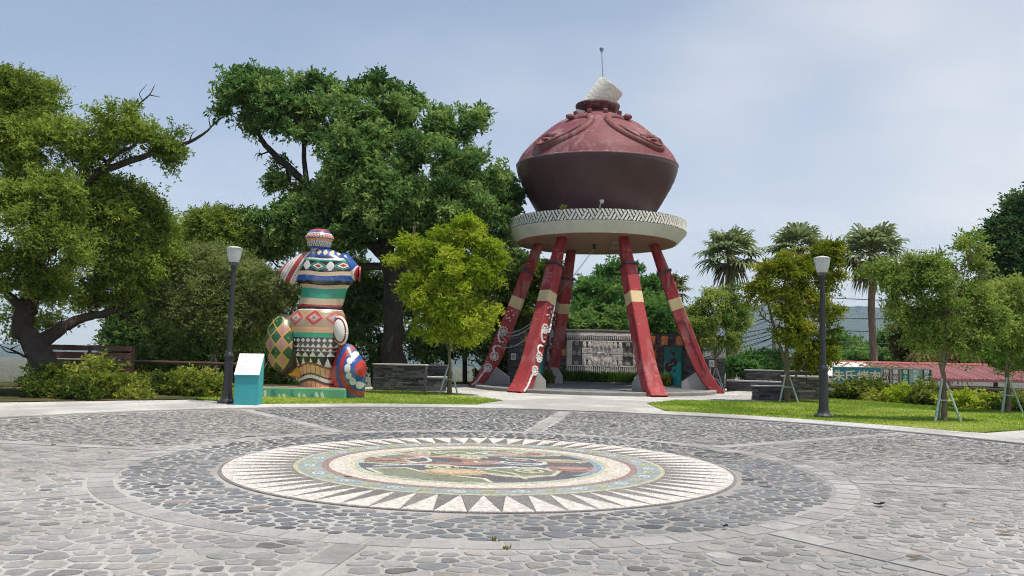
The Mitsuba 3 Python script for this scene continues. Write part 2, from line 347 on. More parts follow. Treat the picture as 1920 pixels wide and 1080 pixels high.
for q, k in enumerate(order):
    g = stones[k]; c = np.array(g.centroid.coords[0]); fine = c[1] < 13
    v, f = cobble(g, rg.uniform(.003, .007), fine, rg.normal(0, .010, 2), rg); col = stone_tone(c, rg)
    if q < 300: part('plaza', 'cobblestone', (v, f), 'mat_stone', col, smooth=True)
    else:
        far_v.append(v); far_f.append(f + nv); nv += len(v); far_c.append(np.repeat(pack(col), len(v), 0))
key = numbered('plaza__cobblestone_field'); labels[key] = {'kind': 'stuff', 'label': 'the smaller and farther cobblestones of the plaza'}
scene[key] = mikit.ply((np.vstack(far_v), np.vstack(far_f)), 'mat_stone', smooth=True, uv=np.vstack(far_c))
for k in range(80):                                      # ring of cut pavers
    a0, a1 = 2 * math.pi * k / 80, 2 * math.pi * (k + 1) / 80 - .005
    t = np.linspace(a0, a1, 4); c = math.cos; s = math.sin
    g = Polygon([MC + RING_OUT * np.array([c(q), s(q)]) for q in t] + [MC + RING_IN * np.array([c(q), s(q)]) for q in t[::-1]]).buffer(-.005)
    part('plaza', 'ring_paver', extr(g, .015, -.01), 'mat_stone', np.array([.27, .268, .262]) * rg.uniform(.78, 1.1), smooth=False)
for a in STRIPES:
    d = np.array([math.cos(a), math.sin(a)]); nrm = np.array([-d[1], d[0]]); r = RING_OUT + .02
    while r < 11.3:
        L = rg.uniform(.42, .66); o = MC + d * (r + L / 2)
        if prep.context is not None and o[1] > 4.5:
            part('plaza', 'strip_paver', bx(o[0], o[1], .003, L - .012, stripe_w - .01, .012, a), 'mat_stone', np.array([.275, .272, .265]) * rg.uniform(.84, 1.1), smooth=False)
        r += L

# ------------------------------------------------------------------ mosaic medallion in the middle of the plaza
MO = thing('mosaic_medallion', 'large round sunburst mosaic with white and slate rays set into the cobbled plaza', 'mosaic')
def mflat(name, poly, z, col, label=None):
    return part(MO, name, extr(poly, .004 + .02, z - .02), 'mat_mosaic', col, smooth=False, label=label)
CREAM, WHITE, SLATE, TEAL, GOLD, BRICK = (.58, .55, .48), (.64, .605, .56), (.150, .143, .140), (.255, .315, .325), (.46, .44, .28), (.27, .165, .145)
PLUM, OLIVE, PINK, RUST, PEACH, ICE = (.085, .083, .098), (.165, .190, .125), (.44, .31, .28), (.32, .155, .125), (.50, .37, .27), (.55, .62, .62)
disc = lambda r: Point(*MC).buffer(r, quad_segs=40)
pol = lambda r, a: MC + r * np.array([math.cos(a), math.sin(a)])
mflat('rim', disc(3.585).difference(disc(3.545)), .008, (.17, .155, .15))
NR = 64
for k in range(NR):
    a = 2 * math.pi * (k + .5) / NR; h = math.pi / NR
    # white flame: wide at the rim, concave sides, tip at the inner ring; slate dart between two flames
    w = lambda t: 1 - (1 - t) ** 0.85 * 0.995
    rr = np.linspace(2.63, 3.545, 7); side = [h * (0.04 + 0.95 * ((q - 2.63) / .915) ** .8) for q in rr]
    left = [pol(q, a - s) for q, s in zip(rr, side)]; right = [pol(q, a + s) for q, s in zip(rr, side)]
    top = [pol(3.545, a + t * side[-1]) for t in (-.5, 0, .5)]
    white = Polygon(left + top + right[::-1])
    mflat('white_ray', white.buffer(-.003), .011, np.array(WHITE) * rg.uniform(.94, 1.05))
    b = a + h
    right2 = [pol(q, b - (h - s)) for q, s in zip(rr, side)]; left2 = [pol(q, b + (h - s)) for q, s in zip(rr, side)]
    dark = Polygon(right2 + left2[::-1])
    if dark.is_valid: mflat('slate_ray', dark.buffer(-.003), .010, np.array(SLATE) * rg.uniform(.9, 1.25))
mflat('gold_ring', disc(2.63).difference(disc(2.57)), .014, GOLD)
mflat('blue_band', disc(2.57).difference(disc(2.25)), .012, TEAL)
mflat('red_ring', disc(2.25).difference(disc(2.15)), .014, BRICK)
mflat('cream_ring', disc(2.15).difference(disc(1.80)), .012, CREAM)
mflat('pale_blue_line', disc(1.80).difference(disc(1.74)), .014, (.36, .44, .44))
mflat('ivory_line', disc(1.86).difference(disc(1.82)), .0165, (.58, .52, .30))
mflat('picture_ground', disc(1.74), .012, PLUM)
for k in range(40):                                      # flowers along the blue band
    a = 2 * math.pi * (k + .5) / 40; c = pol(2.41, a)
    e = ell(c[0], c[1], .11, .075, 16, math.degrees(a) + 90)
    col = ICE if k % 2 else (.50, .47, .24)
    mflat('band_flower', e.difference(e.buffer(-.025)).union(e.buffer(-.055)), .0165, col)
inner = disc(1.735)
def mpic(name, poly, lv, col):
    if name == 'green_field': mpic('field_outline', poly.buffer(.03).difference(poly.buffer(-.03)), 2, (.56, .56, .44))
    g = poly.intersection(inner)
    if not g.is_empty: mflat(name, g, .012 + .0035 * lv, col)
# the picture: coordinates in metres from the medallion's centre, x right, y away from the viewer
O = lambda pts: [(MC[0] + a, MC[1] + b) for a, b in pts]
mpic('green_field', Polygon(O([(-1.7, .5), (-1.2, 1.25), (-.4, 1.7), (.5, 1.65), (1.25, 1.1), (.9, .95), (.2, .85), (-.5, .8), (-.95, .45), (-1.3, .2)])), 1, OLIVE)
mpic('green_field', Polygon(O([(-1.5, -.75), (-1.0, -.62), (-.75, -.95), (-.3, -1.25), (.1, -1.45), (.2, -1.75), (-.5, -1.75), (-1.2, -1.3)])), 1, OLIVE)
mpic('green_field', Polygon(O([(.25, -.45), (.8, -.35), (1.1, -.65), (1.0, -1.05), (.6, -1.3), (.25, -1.15), (-.1, -.75)])), 1, OLIVE)
mpic('green_field', Polygon(O([(-1.72, .25), (-1.2, .2), (-.95, -.05), (-1.3, -.25), (-1.7, -.2)])), 1, OLIVE)
for pts, w in (([(-1.62, .45), (-1.2, .9), (-.9, .55), (-.75, .1), (-1.0, -.2)], .06), ([(-.9, 1.15), (-.45, 1.3), (-.2, 1.05), (-.45, .88), (-.75, 1.0), (-.6, 1.13)], .06), ([(-.2, 1.05), (.1, 1.4), (.35, 1.15), (.15, .98), (-.02, 1.1)], .06),
               ([(-1.45, -.5), (-.9, -.3), (-.35, -.4), (.1, -.5), (.5, -.32)], .06), ([(.0, -.6), (.45, -.95), (.55, -1.25), (.62, -1.4)], .06), ([(-.35, -1.15), (.1, -1.0), (.5, -1.2), (.9, -1.1)], .06),
               ([(.3, .65), (.75, .5), (.95, .1), (.7, -.15), (.35, -.05)], .06), ([(.95, .1), (.55, .05), (.3, .2)], .06), ([(-1.0, .5), (-.6, .62), (-.2, .5), (.05, .62)], .06), ([(1.0, .55), (1.3, .5), (1.45, .2)], .06)):
    mpic('white_line', ribbon(O(pts), w), 3, ICE if len(pts) % 2 else (.52, .50, .36))
cres = ell(MC[0] - .62, MC[1] + .22, .62, .45, 28).difference(ell(MC[0] - .75, MC[1] + .12, .48, .36, 28))
mpic('red_crescent', cres, 2, RUST)
mpic('red_band', Polygon(O([(-1.15, -.12), (.12, -.02), (.2, -.14), (-.2, -.25), (-1.1, -.3)])), 2, RUST)
for k in range(26):
    mpic('white_dot', Point(*(MC + [-.62 + .032 * k, -.02 + .012 * math.sin(k)])).buffer(.012, quad_segs=2), 4, WHITE)
def spiral(c, r, turns, w):
    t = np.linspace(0, 1, 40); q = 2 * math.pi * turns * t
    return LineString([(MC[0] + c[0] + r * (1 - .85 * k) * math.cos(a), MC[1] + c[1] + r * .92 * (1 - .85 * k) * math.sin(a)) for k, a in zip(t, q)])  .buffer(w / 2)
for c, r in (((.72, -.72), .27), ((-.55, -.52), .24), ((.5, 1.22), .2), ((-.95, 1.0), .2), ((-.15, .55), .22)):
    mpic('spiral', spiral(c, r, 1.8, .055), 4, (.55, .55, .42))
for c, rx, ry, col, col2 in (((-1.42, .12), .34, .22, PINK, RUST), ((-1.05, .78), .25, .2, PINK, (.5, .36, .3)), ((-.32, -.95), .44, .3, PEACH, (.52, .42, .22)), ((1.28, -.42), .36, .24, PINK, RUST), ((1.18, .38), .42, .17, PEACH, GOLD), ((.12, .12), .22, .16, WHITE, RUST), ((.28, 1.15), .28, .2, WHITE, RUST), ((.52, .42), .17, .13, (.45, .4, .36), RUST), ((.8, 1.12), .2, .14, PEACH, RUST)):
    e = ell(MC[0] + c[0], MC[1] + c[1], rx, ry, 24)
    mpic('oval', e, 3, col); mpic('oval_line', e.buffer(-.05).difference(e.buffer(-.085)), 5, col2); mpic('oval_centre', e.buffer(-.11), 5, np.array(col2) * .6 + np.array(col) * .4)
mpic('blue_edge', disc(1.735).difference(disc(1.63)).intersection(Polygon(O([(.9, 1.2), (1.9, .9), (1.9, -1.2), (.9, -1.0)]))), 2, (.21, .29, .34))
# ------------------------------------------------------------------ the tower: a giant clay pot on a disc and six splayed legs
def fn_grain(p, n, uv):                                  # pale timber with wavy growth lines across the stopper
    s = p.z * 0.78 + (p.x - 3.95) * 0.6
    q = s * 4.6 + 1.3 * noise(p.x * 2.2, p.y * 2.2, p.z * 1.2) + 0.35 * dr.sin(p.x * 5 - p.z * 3)
    f = q - dr.floor(q)
    line = smoothstep(0.15, 0.03, dr.abs(f - 0.5)) * (0.35 + 0.65 * noise(p.x * 3, p.y * 3, p.z * 3))
    c = mix((0.80, 0.74, 0.62), (0.88, 0.85, 0.77), noise(p.x * 2, p.y * 2, p.z * 2))
    return c * (1 - 0.62 * line) + mi.Color3f(0.24, 0.18, 0.13) * (0.62 * line)
scene['mat_grain'] = two(principled(proc(fn_grain), 0.6, 0.3))
TW = thing('pot_tower', 'giant maroon clay pot on a white zigzag disc carried by splayed red legs', 'tower')
tx, ty = TC
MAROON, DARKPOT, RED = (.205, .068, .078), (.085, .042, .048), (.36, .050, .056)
def spl(pts, n=8): return smooth_path(np.column_stack([np.asarray(pts, float), np.zeros(len(pts))]), n)[:, :2]
upper_prof = spl([(3.86, 10.71), (3.64, 11.14), (3.28, 11.58), (2.82, 12.02), (2.14, 12.59), (1.48, 12.98), (.96, 13.18)])
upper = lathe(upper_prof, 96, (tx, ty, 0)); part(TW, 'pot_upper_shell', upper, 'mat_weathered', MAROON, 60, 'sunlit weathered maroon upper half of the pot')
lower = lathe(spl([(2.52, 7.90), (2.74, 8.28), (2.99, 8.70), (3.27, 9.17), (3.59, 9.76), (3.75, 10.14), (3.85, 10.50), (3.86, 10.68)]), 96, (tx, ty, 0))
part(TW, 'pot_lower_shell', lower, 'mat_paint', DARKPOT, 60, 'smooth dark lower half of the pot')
part(TW, 'pot_seam', lathe([(3.82, 10.655), (3.88, 10.66), (3.89, 10.70), (3.83, 10.73)], 96, (tx, ty, 0)), 'mat_weathered', (.30, .20, .19))
part(TW, 'pot_neck', lathe([(.96, 13.10), (.86, 13.20), (.82, 13.28), (.84, 13.36)], 64, (tx, ty, 0)), 'mat_weathered', (.17, .06, .06), 60)
part(TW, 'pot_rim', lathe(spl([(.78, 13.28), (.90, 13.36), (1.03, 13.52), (1.07, 13.62), (1.06, 13.70), (1.00, 13.75), (.86, 13.76), (.3, 13.73), (0.001, 13.72)], 4), 64, (tx, ty, 0)), 'mat_weathered', (.115, .046, .050), 60)
def shell_point(th, b, off):
    """Point at angle th and distance b up the slope from the seam, off metres proud of the shell."""
    s = np.concatenate([[0], np.cumsum(np.linalg.norm(np.diff(upper_prof, axis=0), axis=1))])
    r, z = np.interp(b, s, upper_prof[:, 0]), np.interp(b, s, upper_prof[:, 1])
    r2, z2 = np.interp(b + .02, s, upper_prof[:, 0]), np.interp(b + .02, s, upper_prof[:, 1])
    t = np.array([r2 - r, z2 - z]); t /= np.linalg.norm(t) + 1e-9; nr, nz = t[1], -t[0]
    rr = r + nr * off
    return np.array([tx + rr * math.cos(th), ty + rr * math.sin(th), z + nz * off])
snake_path = [(.02, 2.74), (.28, 2.86), (.62, 2.78), (.84, 2.40), (.80, 1.92), (.50, 1.48), (-.02, 1.18), (-.58, 1.02), (-.95, 1.10), (-1.02, 1.42), (-.78, 1.64), (-.42, 1.66), (-.12, 1.52), (-.20, 1.34), (-.42, 1.36)]
for th0, sgn in ((math.radians(-127), 1), (math.radians(-60), -1), (math.radians(62), 1), (math.radians(122), -1)):
    sp = smooth_path(np.column_stack([np.array(snake_path), np.zeros(len(snake_path))]), 7)[:, :2]
    pts = []
    for a, b in sp * [1.12, 1.25] + [0, -.80]:
        r = np.interp(b, [0, 1, 2, 3], [3.86, 3.2, 2.45, 1.6]); pts.append(shell_point(th0 + sgn * a / r, b, -.075))
    pts = np.array(pts); q = np.linspace(0, 1, len(pts))
    rad = np.interp(q, [0, .06, .14, .45, .75, 1], [.15, .20, .20, .25, .21, .15])
    sn = part(TW, 'snake_relief', tube(pts, rad, 10), 'mat_weathered', (.195, .068, .068), 60, 'raised coiled snake on the pot shoulder')
    hd = shell_point(th0 + sgn * -.12 / 1.8, 2.64, .12); m = trimesh.creation.icosphere(2, .17); m.apply_scale([1.25, 1.0, .8]); move(m, hd)
    part(sn, 'snake_head', m, 'mat_weathered', (.23, .085, .085), True)
    e = shell_point(th0 + sgn * -.58 / 3.1, .92, .04); m = trimesh.creation.icosphere(2, .16); m.apply_scale([1.3, 1, .55]); move(m, e)
    part(sn, 'coil_boss', m, 'mat_weathered', (.21, .08, .08), True)
    sp2 = [shell_point(th0 + sgn * a / np.interp(b, [0, 1, 2, 3], [3.86, 3.2, 2.45, 1.6]), b, .18) for a, b in sp[28:64] * [1.0, 1.25] + [0, -.80]]
    part(sn, 'scale_ridge', tube(np.array(sp2), .03, 6), 'mat_weathered', (.21, .085, .082), 60)
for k in range(12):
    a = 2 * math.pi * (k + .3) / 12; c = shell_point(a, 3.42, .0); c2 = shell_point(a, 3.42, .17)
    part(TW, 'neck_knob', tube([c, c2], [.13, .105], 12), 'mat_weathered', (.24, .085, .085))
ax = np.array([.60, -.17, .78]); ax /= np.linalg.norm(ax); c0 = np.array([tx - .10, ty, 13.66])
L = 1.26; prof_t = np.array([-.75, -.4, 0, .5, L - .10, L - .02, L]); prof_r = np.array([.62, .65, .67, .68, .685, .66, .60])
m = tube([c0 + ax * t for t in prof_t], prof_r, 48); part(TW, 'wooden_stopper', m, 'mat_grain', None, 40, 'leaning cream stopper with wavy grain lines')
rb = np.array([tx + .22, ty - .2, 14.5]); part(TW, 'lightning_rod', tube([rb, rb + [0, 0, .9], rb + [-.06, 0, 1.86]], [.035, .03, .022], 8), 'mat_metal')
m = trimesh.creation.icosphere(3, .105); move(m, rb + [-.065, 0, 1.98]); part(TW, 'rod_ball', m, 'mat_paint', (.16, .24, .36), True)
part(TW, 'ball_collar', lathe([(.02, -.04), (.06, -.03), (.06, .02), (.02, .03)], 16, rb + [-.062, 0, 1.87]), 'mat_metal')

# disc
RB, ZB0, ZB1 = 4.26, 7.42, 7.91
part(TW, 'disc_deck', lathe([(RB - .02, ZB1 - .03), (4.0, ZB1 - .02), (2.0, ZB1 + .01), (.001, ZB1 + .02)], 96, (tx, ty, 0)), 'mat_concrete', None, 30)
band = part(TW, 'disc_band', lathe([(RB, ZB0), (RB, ZB1), (RB - .10, ZB1), (RB - .10, ZB1 - .05)], 144, (tx, ty, 0)), 'mat_paint', (.030, .032, .032), 30)
part(TW, 'disc_fascia', lathe([(RB, ZB0 - .003), (RB - .03, ZB0 - .07), (3.86, 6.96), (3.80, 6.93), (3.76, 6.95)], 144, (tx, ty, 0)), 'mat_paint', (.62, .62, .57), 30)
part(TW, 'disc_underside', lathe([(3.78, 6.945), (2.0, 6.95), (.001, 6.95)], 96, (tx, ty, 0)), 'mat_paint', (.30, .155, .13), 30)
NP = 48; per = 2 * math.pi * RB / NP; hb = ZB1 - ZB0
def wrap(m, R):
    v = m.vertices.copy(); a = v[:, 0] / R - math.pi / 2
    m.vertices = np.column_stack([tx + (R + v[:, 2]) * np.cos(a), ty + (R + v[:, 2]) * np.sin(a), ZB0 + v[:, 1]]); return m
for k in range(NP):
    for up in (1, 0):                                   # leaning bars: one way in the upright triangles, the other way in the hanging ones
        o, d, tri = ((0, 0), (per / 2, hb), [(0, .012), (per, .012), (per / 2, hb - .012)]) if up else ((per / 2, hb), (per / 2, -hb), [(per / 2, hb - .012), (per * 1.5, hb - .012), (per, .012)])
        o, d, tri = np.array(o), np.array(d), Polygon(tri)
        for q in range(3):
            c = o + [(.16 + .31 * q) * per, 0]
            g = LineString([c - 2 * d, c + 2 * d]).buffer(.046).intersection(tri)
            if g.area > .002: part(band, 'zigzag_bar', wrap(move(extr(g, .016, -.002), [k * per, 0, 0]), RB), 'mat_paint', np.array([.74, .72, .64]) * rg.uniform(.92, 1.04), False)
for p, s in (((4.78, 36.6, 6.91), (.42, .26, .09)), ((4.92, 38.5, 6.91), (.40, .26, .09))):
    part(TW, 'ceiling_lamp', bx(*p, *s, .1, .02), 'mat_paint', (.34, .30, .28))
part(TW, 'cable_mount', tube([[tx - .05, ty, 6.96], [tx - .05, ty, 6.72]], [.09, .06], 10), 'mat_paint', (.03, .03, .03))
# floodlight and weed on the deck edge
fl = np.array([tx - .26, ty - 4.02, 7.93]); F = part(TW, 'floodlight', tube([fl, fl + [0.02, 0, .16], fl + [.06, -.02, .24]], [.03, .025, .025], 8), 'mat_metal')
part(F, 'lamp_head', lathe([(.001, -.09), (.07, -.08), (.10, .06), (.001, .07)], 16, fl + [.08, -.02, .31]), 'mat_paint', (.55, .60, .60))

# the whole pot leans a little towards the plaza
LEAN = trimesh.transformations.rotation_matrix(.054, [1, 0, 0], [tx, ty, 10.7])
for k in list(scene):
    if k.startswith(TW + '__') and k[len(TW) + 2:].split('_')[0] in ('pot', 'snake', 'neck', 'wooden'): scene[k]['to_world'] = T(LEAN)
# legs
LEG = smooth_path(np.column_stack([np.array([(2.74, 6.94), (3.25, 5.56), (3.76, 4.14), (4.28, 2.76), (4.70, 1.66), (5.02, .98), (5.42, .36), (5.86, -.03)]), np.zeros(8)]), 8)[:, :2]
LS = np.concatenate([[0], np.cumsum(np.linalg.norm(np.diff(LEG, axis=0), axis=1))]); LT = LS[-1]
def leg_frame(s):
    r, z = np.interp(s, LS, LEG[:, 0]), np.interp(s, LS, LEG[:, 1])
    e = .08; r1, z1 = np.interp(min(s + e, LT), LS, LEG[:, 0]), np.interp(min(s + e, LT), LS, LEG[:, 1]); r0, z0 = np.interp(max(s - e, 0), LS, LEG[:, 0]), np.interp(max(s - e, 0), LS, LEG[:, 1])
    t = np.array([r1 - r0, z1 - z0]); t /= np.linalg.norm(t)
    return np.array([r, z]), t, np.array([-t[1], t[0]])    # centre, down the leg, outward normal
def at_z(z): return float(np.interp(-z, -LEG[:, 1], LS))
def leg_width(s): return float(np.interp(s, [0, at_z(5.6), at_z(1.8), LT], [.46, .56, .62, .80]))
def leg_depth(s): return float(np.interp(s, [0, at_z(5.6), at_z(1.8), at_z(.5), LT], [.44, .56, .62, .52, .36]))
def leg_box(s0, s1, ang, gw=0.0, n=None, octo=False):
    n = n or max(2, int((s1 - s0) / .16) + 1); V = []; ca, sa = math.cos(ang), math.sin(ang); c = .03 if not octo else .13
    for s in np.linspace(s0, s1, n):
        o, t, nn = leg_frame(s); w, d = leg_width(s) / 2 + gw, leg_depth(s) / 2 + gw
        for u, v in ((-w + c, -d), (w - c, -d), (w, -d + c), (w, d - c), (w - c, d), (-w + c, d), (-w, d - c), (-w, -d + c)):
            r, z = o + nn * v; z = max(z, -.03)
            V.append([tx + r * ca - u * sa, ty + r * sa + u * ca, z])
    V = np.array(V).reshape(n, 8, 3); v = V.reshape(-1, 3)
    i, j = np.meshgrid(np.arange(n - 1), np.arange(8), indexing='ij')
    q = np.stack([i * 8 + j, i * 8 + (j + 1) % 8, (i + 1) * 8 + (j + 1) % 8, (i + 1) * 8 + j], -1).reshape(-1, 4)
    f = [q[:, [0, 1, 2]], q[:, [0, 2, 3]]]
    for b, rev in ((0, 1), ((n - 1) * 8, 0)):
        k = np.arange(1, 7); g = np.stack([b + 0 * k, b + k, b + k + 1], 1); f.append(g[:, ::-1] if rev else g)
    m = trimesh.Trimesh(v, np.vstack(f), process=False); trimesh.repair.fix_normals(m); return m
def leg_face(ang, side, s, q, out):
    """Point on a leg's flank: side +1/-1, s along the leg, q across it (+ outward), out metres proud."""
    o, t, nn = leg_frame(s); r, z = o + nn * q; u = side * (leg_width(s) / 2 + out); ca, sa = math.cos(ang), math.sin(ang)
    return np.array([tx + r * ca - u * sa, ty + r * sa + u * ca, z])
SHELLW = (.74, .72, .69)
for k in range(6):
    ang = math.radians(-69.5 + 60 * k); deg = (-69.5 + 60 * k) % 360
    lg = part(TW, 'leg', leg_box(at_z(3.86), LT, ang), 'mat_weathered', RED, 30)
    part(lg, 'upper_shaft', leg_box(0, at_z(5.62), ang, -.01, octo=True), 'mat_weathered', (.31, .035, .040), 30)
    part(lg, 'collar', leg_box(at_z(5.66), at_z(5.56), ang, .07, 2), 'mat_paint', (.045, .04, .042), 30)
    part(lg, 'shaft', leg_box(at_z(5.56), at_z(4.36), ang, 0), 'mat_weathered', (.34, .040, .046), 30)
    part(lg, 'cream_band', leg_box(at_z(4.36), at_z(3.86), ang, .006), 'mat_paint', (.62, .49, .27), 30)
    # concrete block under the inside of the foot
    ca, sa = math.cos(ang), math.sin(ang); pts = [(4.05, .0), (4.05, .52), (4.75, 1.02), (5.0, .55), (5.45, .05), (5.45, .0)]
    m = extr(Polygon(pts), .46); v = m.vertices.copy(); m.vertices = np.column_stack([tx + v[:, 0] * ca - (v[:, 2] - .23) * sa, ty + v[:, 0] * sa + (v[:, 2] - .23) * ca, v[:, 1]]); trimesh.repair.fix_normals(m)
    part(lg, 'footing_block', m, 'mat_concrete', None, False)
    for side in (1, -1):
        if deg > 100 and deg < 240 and side == 1:       # shell flowers and beaded tendrils
            def flower(s, q, r):
                ms = []
                for b in range(11):
                    a = 2 * math.pi * b / 11; c = leg_face(ang, side, s + r * math.sin(a), q + r * math.cos(a), .03); w = trimesh.creation.icosphere(1, .046); move(w, c); ms.append(w)
                part(lg, 'shell_flower', cat(ms), 'mat_paint', SHELLW, True)
                t = np.linspace(0, 1, 26); sp = [leg_face(ang, side, s + r * (.62 - .5 * x) * math.sin(2 * math.pi * 1.7 * x), q + r * (.62 - .5 * x) * math.cos(2 * math.pi * 1.7 * x), .025) for x in t]
                part(lg, 'flower_spiral', tube(np.array(sp), .030, 6), 'mat_paint', SHELLW)
            def beads(zq):
                P2 = smooth_path(np.array([[at_z(z), q, 0] for z, q in zq]), 10); ms = []
                dd = np.concatenate([[0], np.cumsum(np.linalg.norm(np.diff(P2[:, :2], axis=0), axis=1))])
                for t in np.arange(0, dd[-1], .066):
                    s, q = np.interp(t, dd, P2[:, 0]), np.interp(t, dd, P2[:, 1]); w = trimesh.creation.icosphere(1, .054); move(w, leg_face(ang, side, s, q, .012)); ms.append(w)
                part(lg, 'shell_tendril', cat(ms), 'mat_paint', SHELLW, True)
            flower(at_z(2.72), .03, .19); flower(at_z(1.52), -.03, .19); flower(at_z(.95), .0, .18)
            beads([(2.62, .2), (2.45, .16), (2.28, .08), (2.2, -.06), (2.26, -.16)])
            beads([(2.02, -.08), (1.98, .08), (1.86, .18), (1.72, .10), (1.64, .0)])
            beads([(.78, .05), (.58, .07), (.38, .06), (.22, .05), (.08, .05)])
            for z, q in ((3.60, .16), (3.54, -.14), (3.36, .0), (3.30, .11), (3.26, -.09), (3.70, .02)):
                w = trimesh.creation.icosphere(1, .045); move(w, leg_face(ang, side, at_z(z), q, .015)); part(lg, 'shell_stud', w, 'mat_paint', SHELLW, True)
            for z in (2.34, 2.12):
                part(lg, 'red_hook', tube(np.array([leg_face(ang, side, at_z(z), -.22, .02), leg_face(ang, side, at_z(z + .06), -.10, .07), leg_face(ang, side, at_z(z), 0.0, .03)]), .045, 8), 'mat_weathered', (.40, .10, .11))
        else:                                           # sunken panel outline: a raised moulding down the flank
            zs = [3.30, 3.10, 2.5, 1.9, 1.3, .92]
            P1 = [leg_face(ang, side, at_z(z), .11, .012) for z in zs]; P2 = [leg_face(ang, side, at_z(z), -.15, .012) for z in zs]
            part(lg, 'panel_moulding', tube(np.array(P1), .022, 6), 'mat_weathered', (.23, .03, .035))
            part(lg, 'panel_moulding', tube(np.array([P1[0], leg_face(ang, side, at_z(3.4), .0, .012), leg_face(ang, side, at_z(3.36), -.22, .012)]), .022, 6), 'mat_weathered', (.23, .03, .035))
            part(lg, 'panel_moulding', tube(np.array([P1[-1], P2[-1]]), .022, 6), 'mat_weathered', (.23, .03, .035))
            part(lg, 'panel_moulding', tube(np.array([leg_face(ang, side, at_z(2.4), .11, .012), leg_face(ang, side, at_z(2.18), -.20, .012)]), .022, 6), 'mat_weathered', (.23, .03, .035))
# base slab
SL = thing('tower_base', 'round low concrete base with grey paving under the pot tower', 'platform')
part(SL, 'curb', lathe([(5.30, .0), (5.62, .0), (5.62, .16), (5.58, .20), (5.32, .20), (5.30, .17)], 96, (tx, ty, 0)), 'mat_stone', (.235, .232, .22), 30)
part(SL, 'floor', lathe([(5.31, .17), (2.6, .172), (.001, .172)], 96, (tx, ty, 0)), 'mat_stone', (.10, .105, .108), 30)
for r0, r1, n in ((5.28, 4.3, 44), (4.28, 3.3, 34), (3.28, 2.3, 24), (2.28, 1.2, 14)):
    for k in range(n):
        if not (150 < math.degrees(2 * math.pi * k / n) < 390 or math.degrees(2 * math.pi * k / n) < 30): continue
        a0, a1 = 2 * math.pi * k / n, 2 * math.pi * (k + 1) / n; t = np.linspace(a0, a1, 4)
        g = Polygon([(tx + r0 * math.cos(q), ty + r0 * math.sin(q)) for q in t] + [(tx + r1 * math.cos(q), ty + r1 * math.sin(q)) for q in t[::-1]]).buffer(-.008)
        part(SL, 'floor_paver', extr(g, .012, .17), 'mat_stone', np.array([.125, .13, .133]) * rg.uniform(.85, 1.15), False)
# stay wire and conduits strung between the legs
def sag(a, b, d, n=16):
    t = np.linspace(0, 1, n)[:, None]; a, b = np.asarray(a, float), np.asarray(b, float); q = a + (b - a) * t; q[:, 2] -= (4 * d * t * (1 - t))[:, 0]; return q
put(thing('stay_wire', 'thin pale wire slanting from under the disc down to the legs', 'wire'), tube(sag((tx - .06, ty, 6.74), (2.237, 41.5, 4.558), .05), .018, 6), 'mat_paint', (.45, .43, .40))
aL, aF = math.radians(170.5), math.radians(230.5)
for z1, z2, d, nm in ((2.62, 3.12, .22, 'upper grey cable looped between the two left tower legs'), (2.55, 2.98, .30, 'middle grey cable looped between the two left tower legs'), (1.98, 2.50, .30, 'lowest grey cable sagging between the two left tower legs')):
    put(thing('leg_cable', nm, 'cable', 'cables between the left tower legs'), tube(sag(leg_face(aL, 1, at_z(z1), .1, .03), leg_face(aF, -1, at_z(z2), .05, .03), d), .022, 6), 'mat_paint', (.42, .42, .40))
put(thing('cable_bracket', 'short pale bracket arm on the leftmost tower leg', 'bracket'), tube([leg_face(aL, 1, at_z(2.30), -.30, .02), leg_face(aL, 1, at_z(2.42), -.12, .10), leg_face(aL, 1, at_z(2.52), .12, .10)], .03, 8), 'mat_paint', (.5, .45, .42))

# ------------------------------------------------------------------ slate-clad walls
def slate_wall(key_or_parent, p0, p1, z0, z1, th, seed, ch=.085, tone=.085, cap=None, ends=True):
    """Core box with stacked slate strips on its faces; p0 to p1 is the front face's foot, the wall lies behind it (left of p0 -> p1)."""
    rg = np.random.default_rng(seed); p0, p1 = np.asarray(p0, float), np.asarray(p1, float); L = np.linalg.norm(p1 - p0); e = (p1 - p0) / L; nb = np.array([-e[1], e[0]]); a = math.atan2(e[1], e[0])
    c = (p0 + p1) / 2 + nb * th / 2
    part(key_or_parent, 'core', bx(c[0], c[1], (z0 + z1) / 2, L - .04, th - .04, z1 - z0 - .01, a), 'mat_stone', (.05, .05, .05), False)
    V, F, C, nv = [], [], [], 0
    faces = [(p0, e, L, -nb), ]
    if ends: faces += [(p1, nb, th, e), (p0 + nb * th, -nb, th, -e)]
    for o, d, ln, out in faces:
        z = z0
        while z < z1 - .02:
            h = min(rg.uniform(.7, 1.3) * ch, z1 - z); x = 0
            while x < ln - .01:
                w = min(rg.uniform(.18, .62), ln - x)
                if ln - x - w < .08: w = ln - x
                pr = rg.uniform(.008, .045); q = o + d * (x + w / 2) + out * (pr / 2 - .025)
                m = bx(q[0], q[1], z + h / 2, w - .008, pr + .05, h - .008, math.atan2(d[1], d[0]))
                V.append(m.vertices); F.append(m.faces + nv); nv += 8; t = tone * rg.uniform(.55, 1.55); C.append(np.repeat(pack(np.array([t, t * rg.uniform(.97, 1.03), t * rg.uniform(.98, 1.10)])), 8, 0))
                x += w
            z += h
    k = numbered(key_or_parent + '__slate_strip'); labels[k] = {'kind': 'stuff'}
    scene[k] = mikit.ply((np.vstack(V), np.vstack(F)), 'mat_stone', smooth=False, uv=np.vstack(C))
    if cap: part(key_or_parent, 'cap_stone', bx(c[0], c[1], z1 + cap / 2, L + .10, th + .10, cap, a, .015), 'mat_concrete', None, False)
SW = thing('relief_wall', 'dark slate screen wall with a white relief panel behind the tower', 'wall')
WY = 43.0
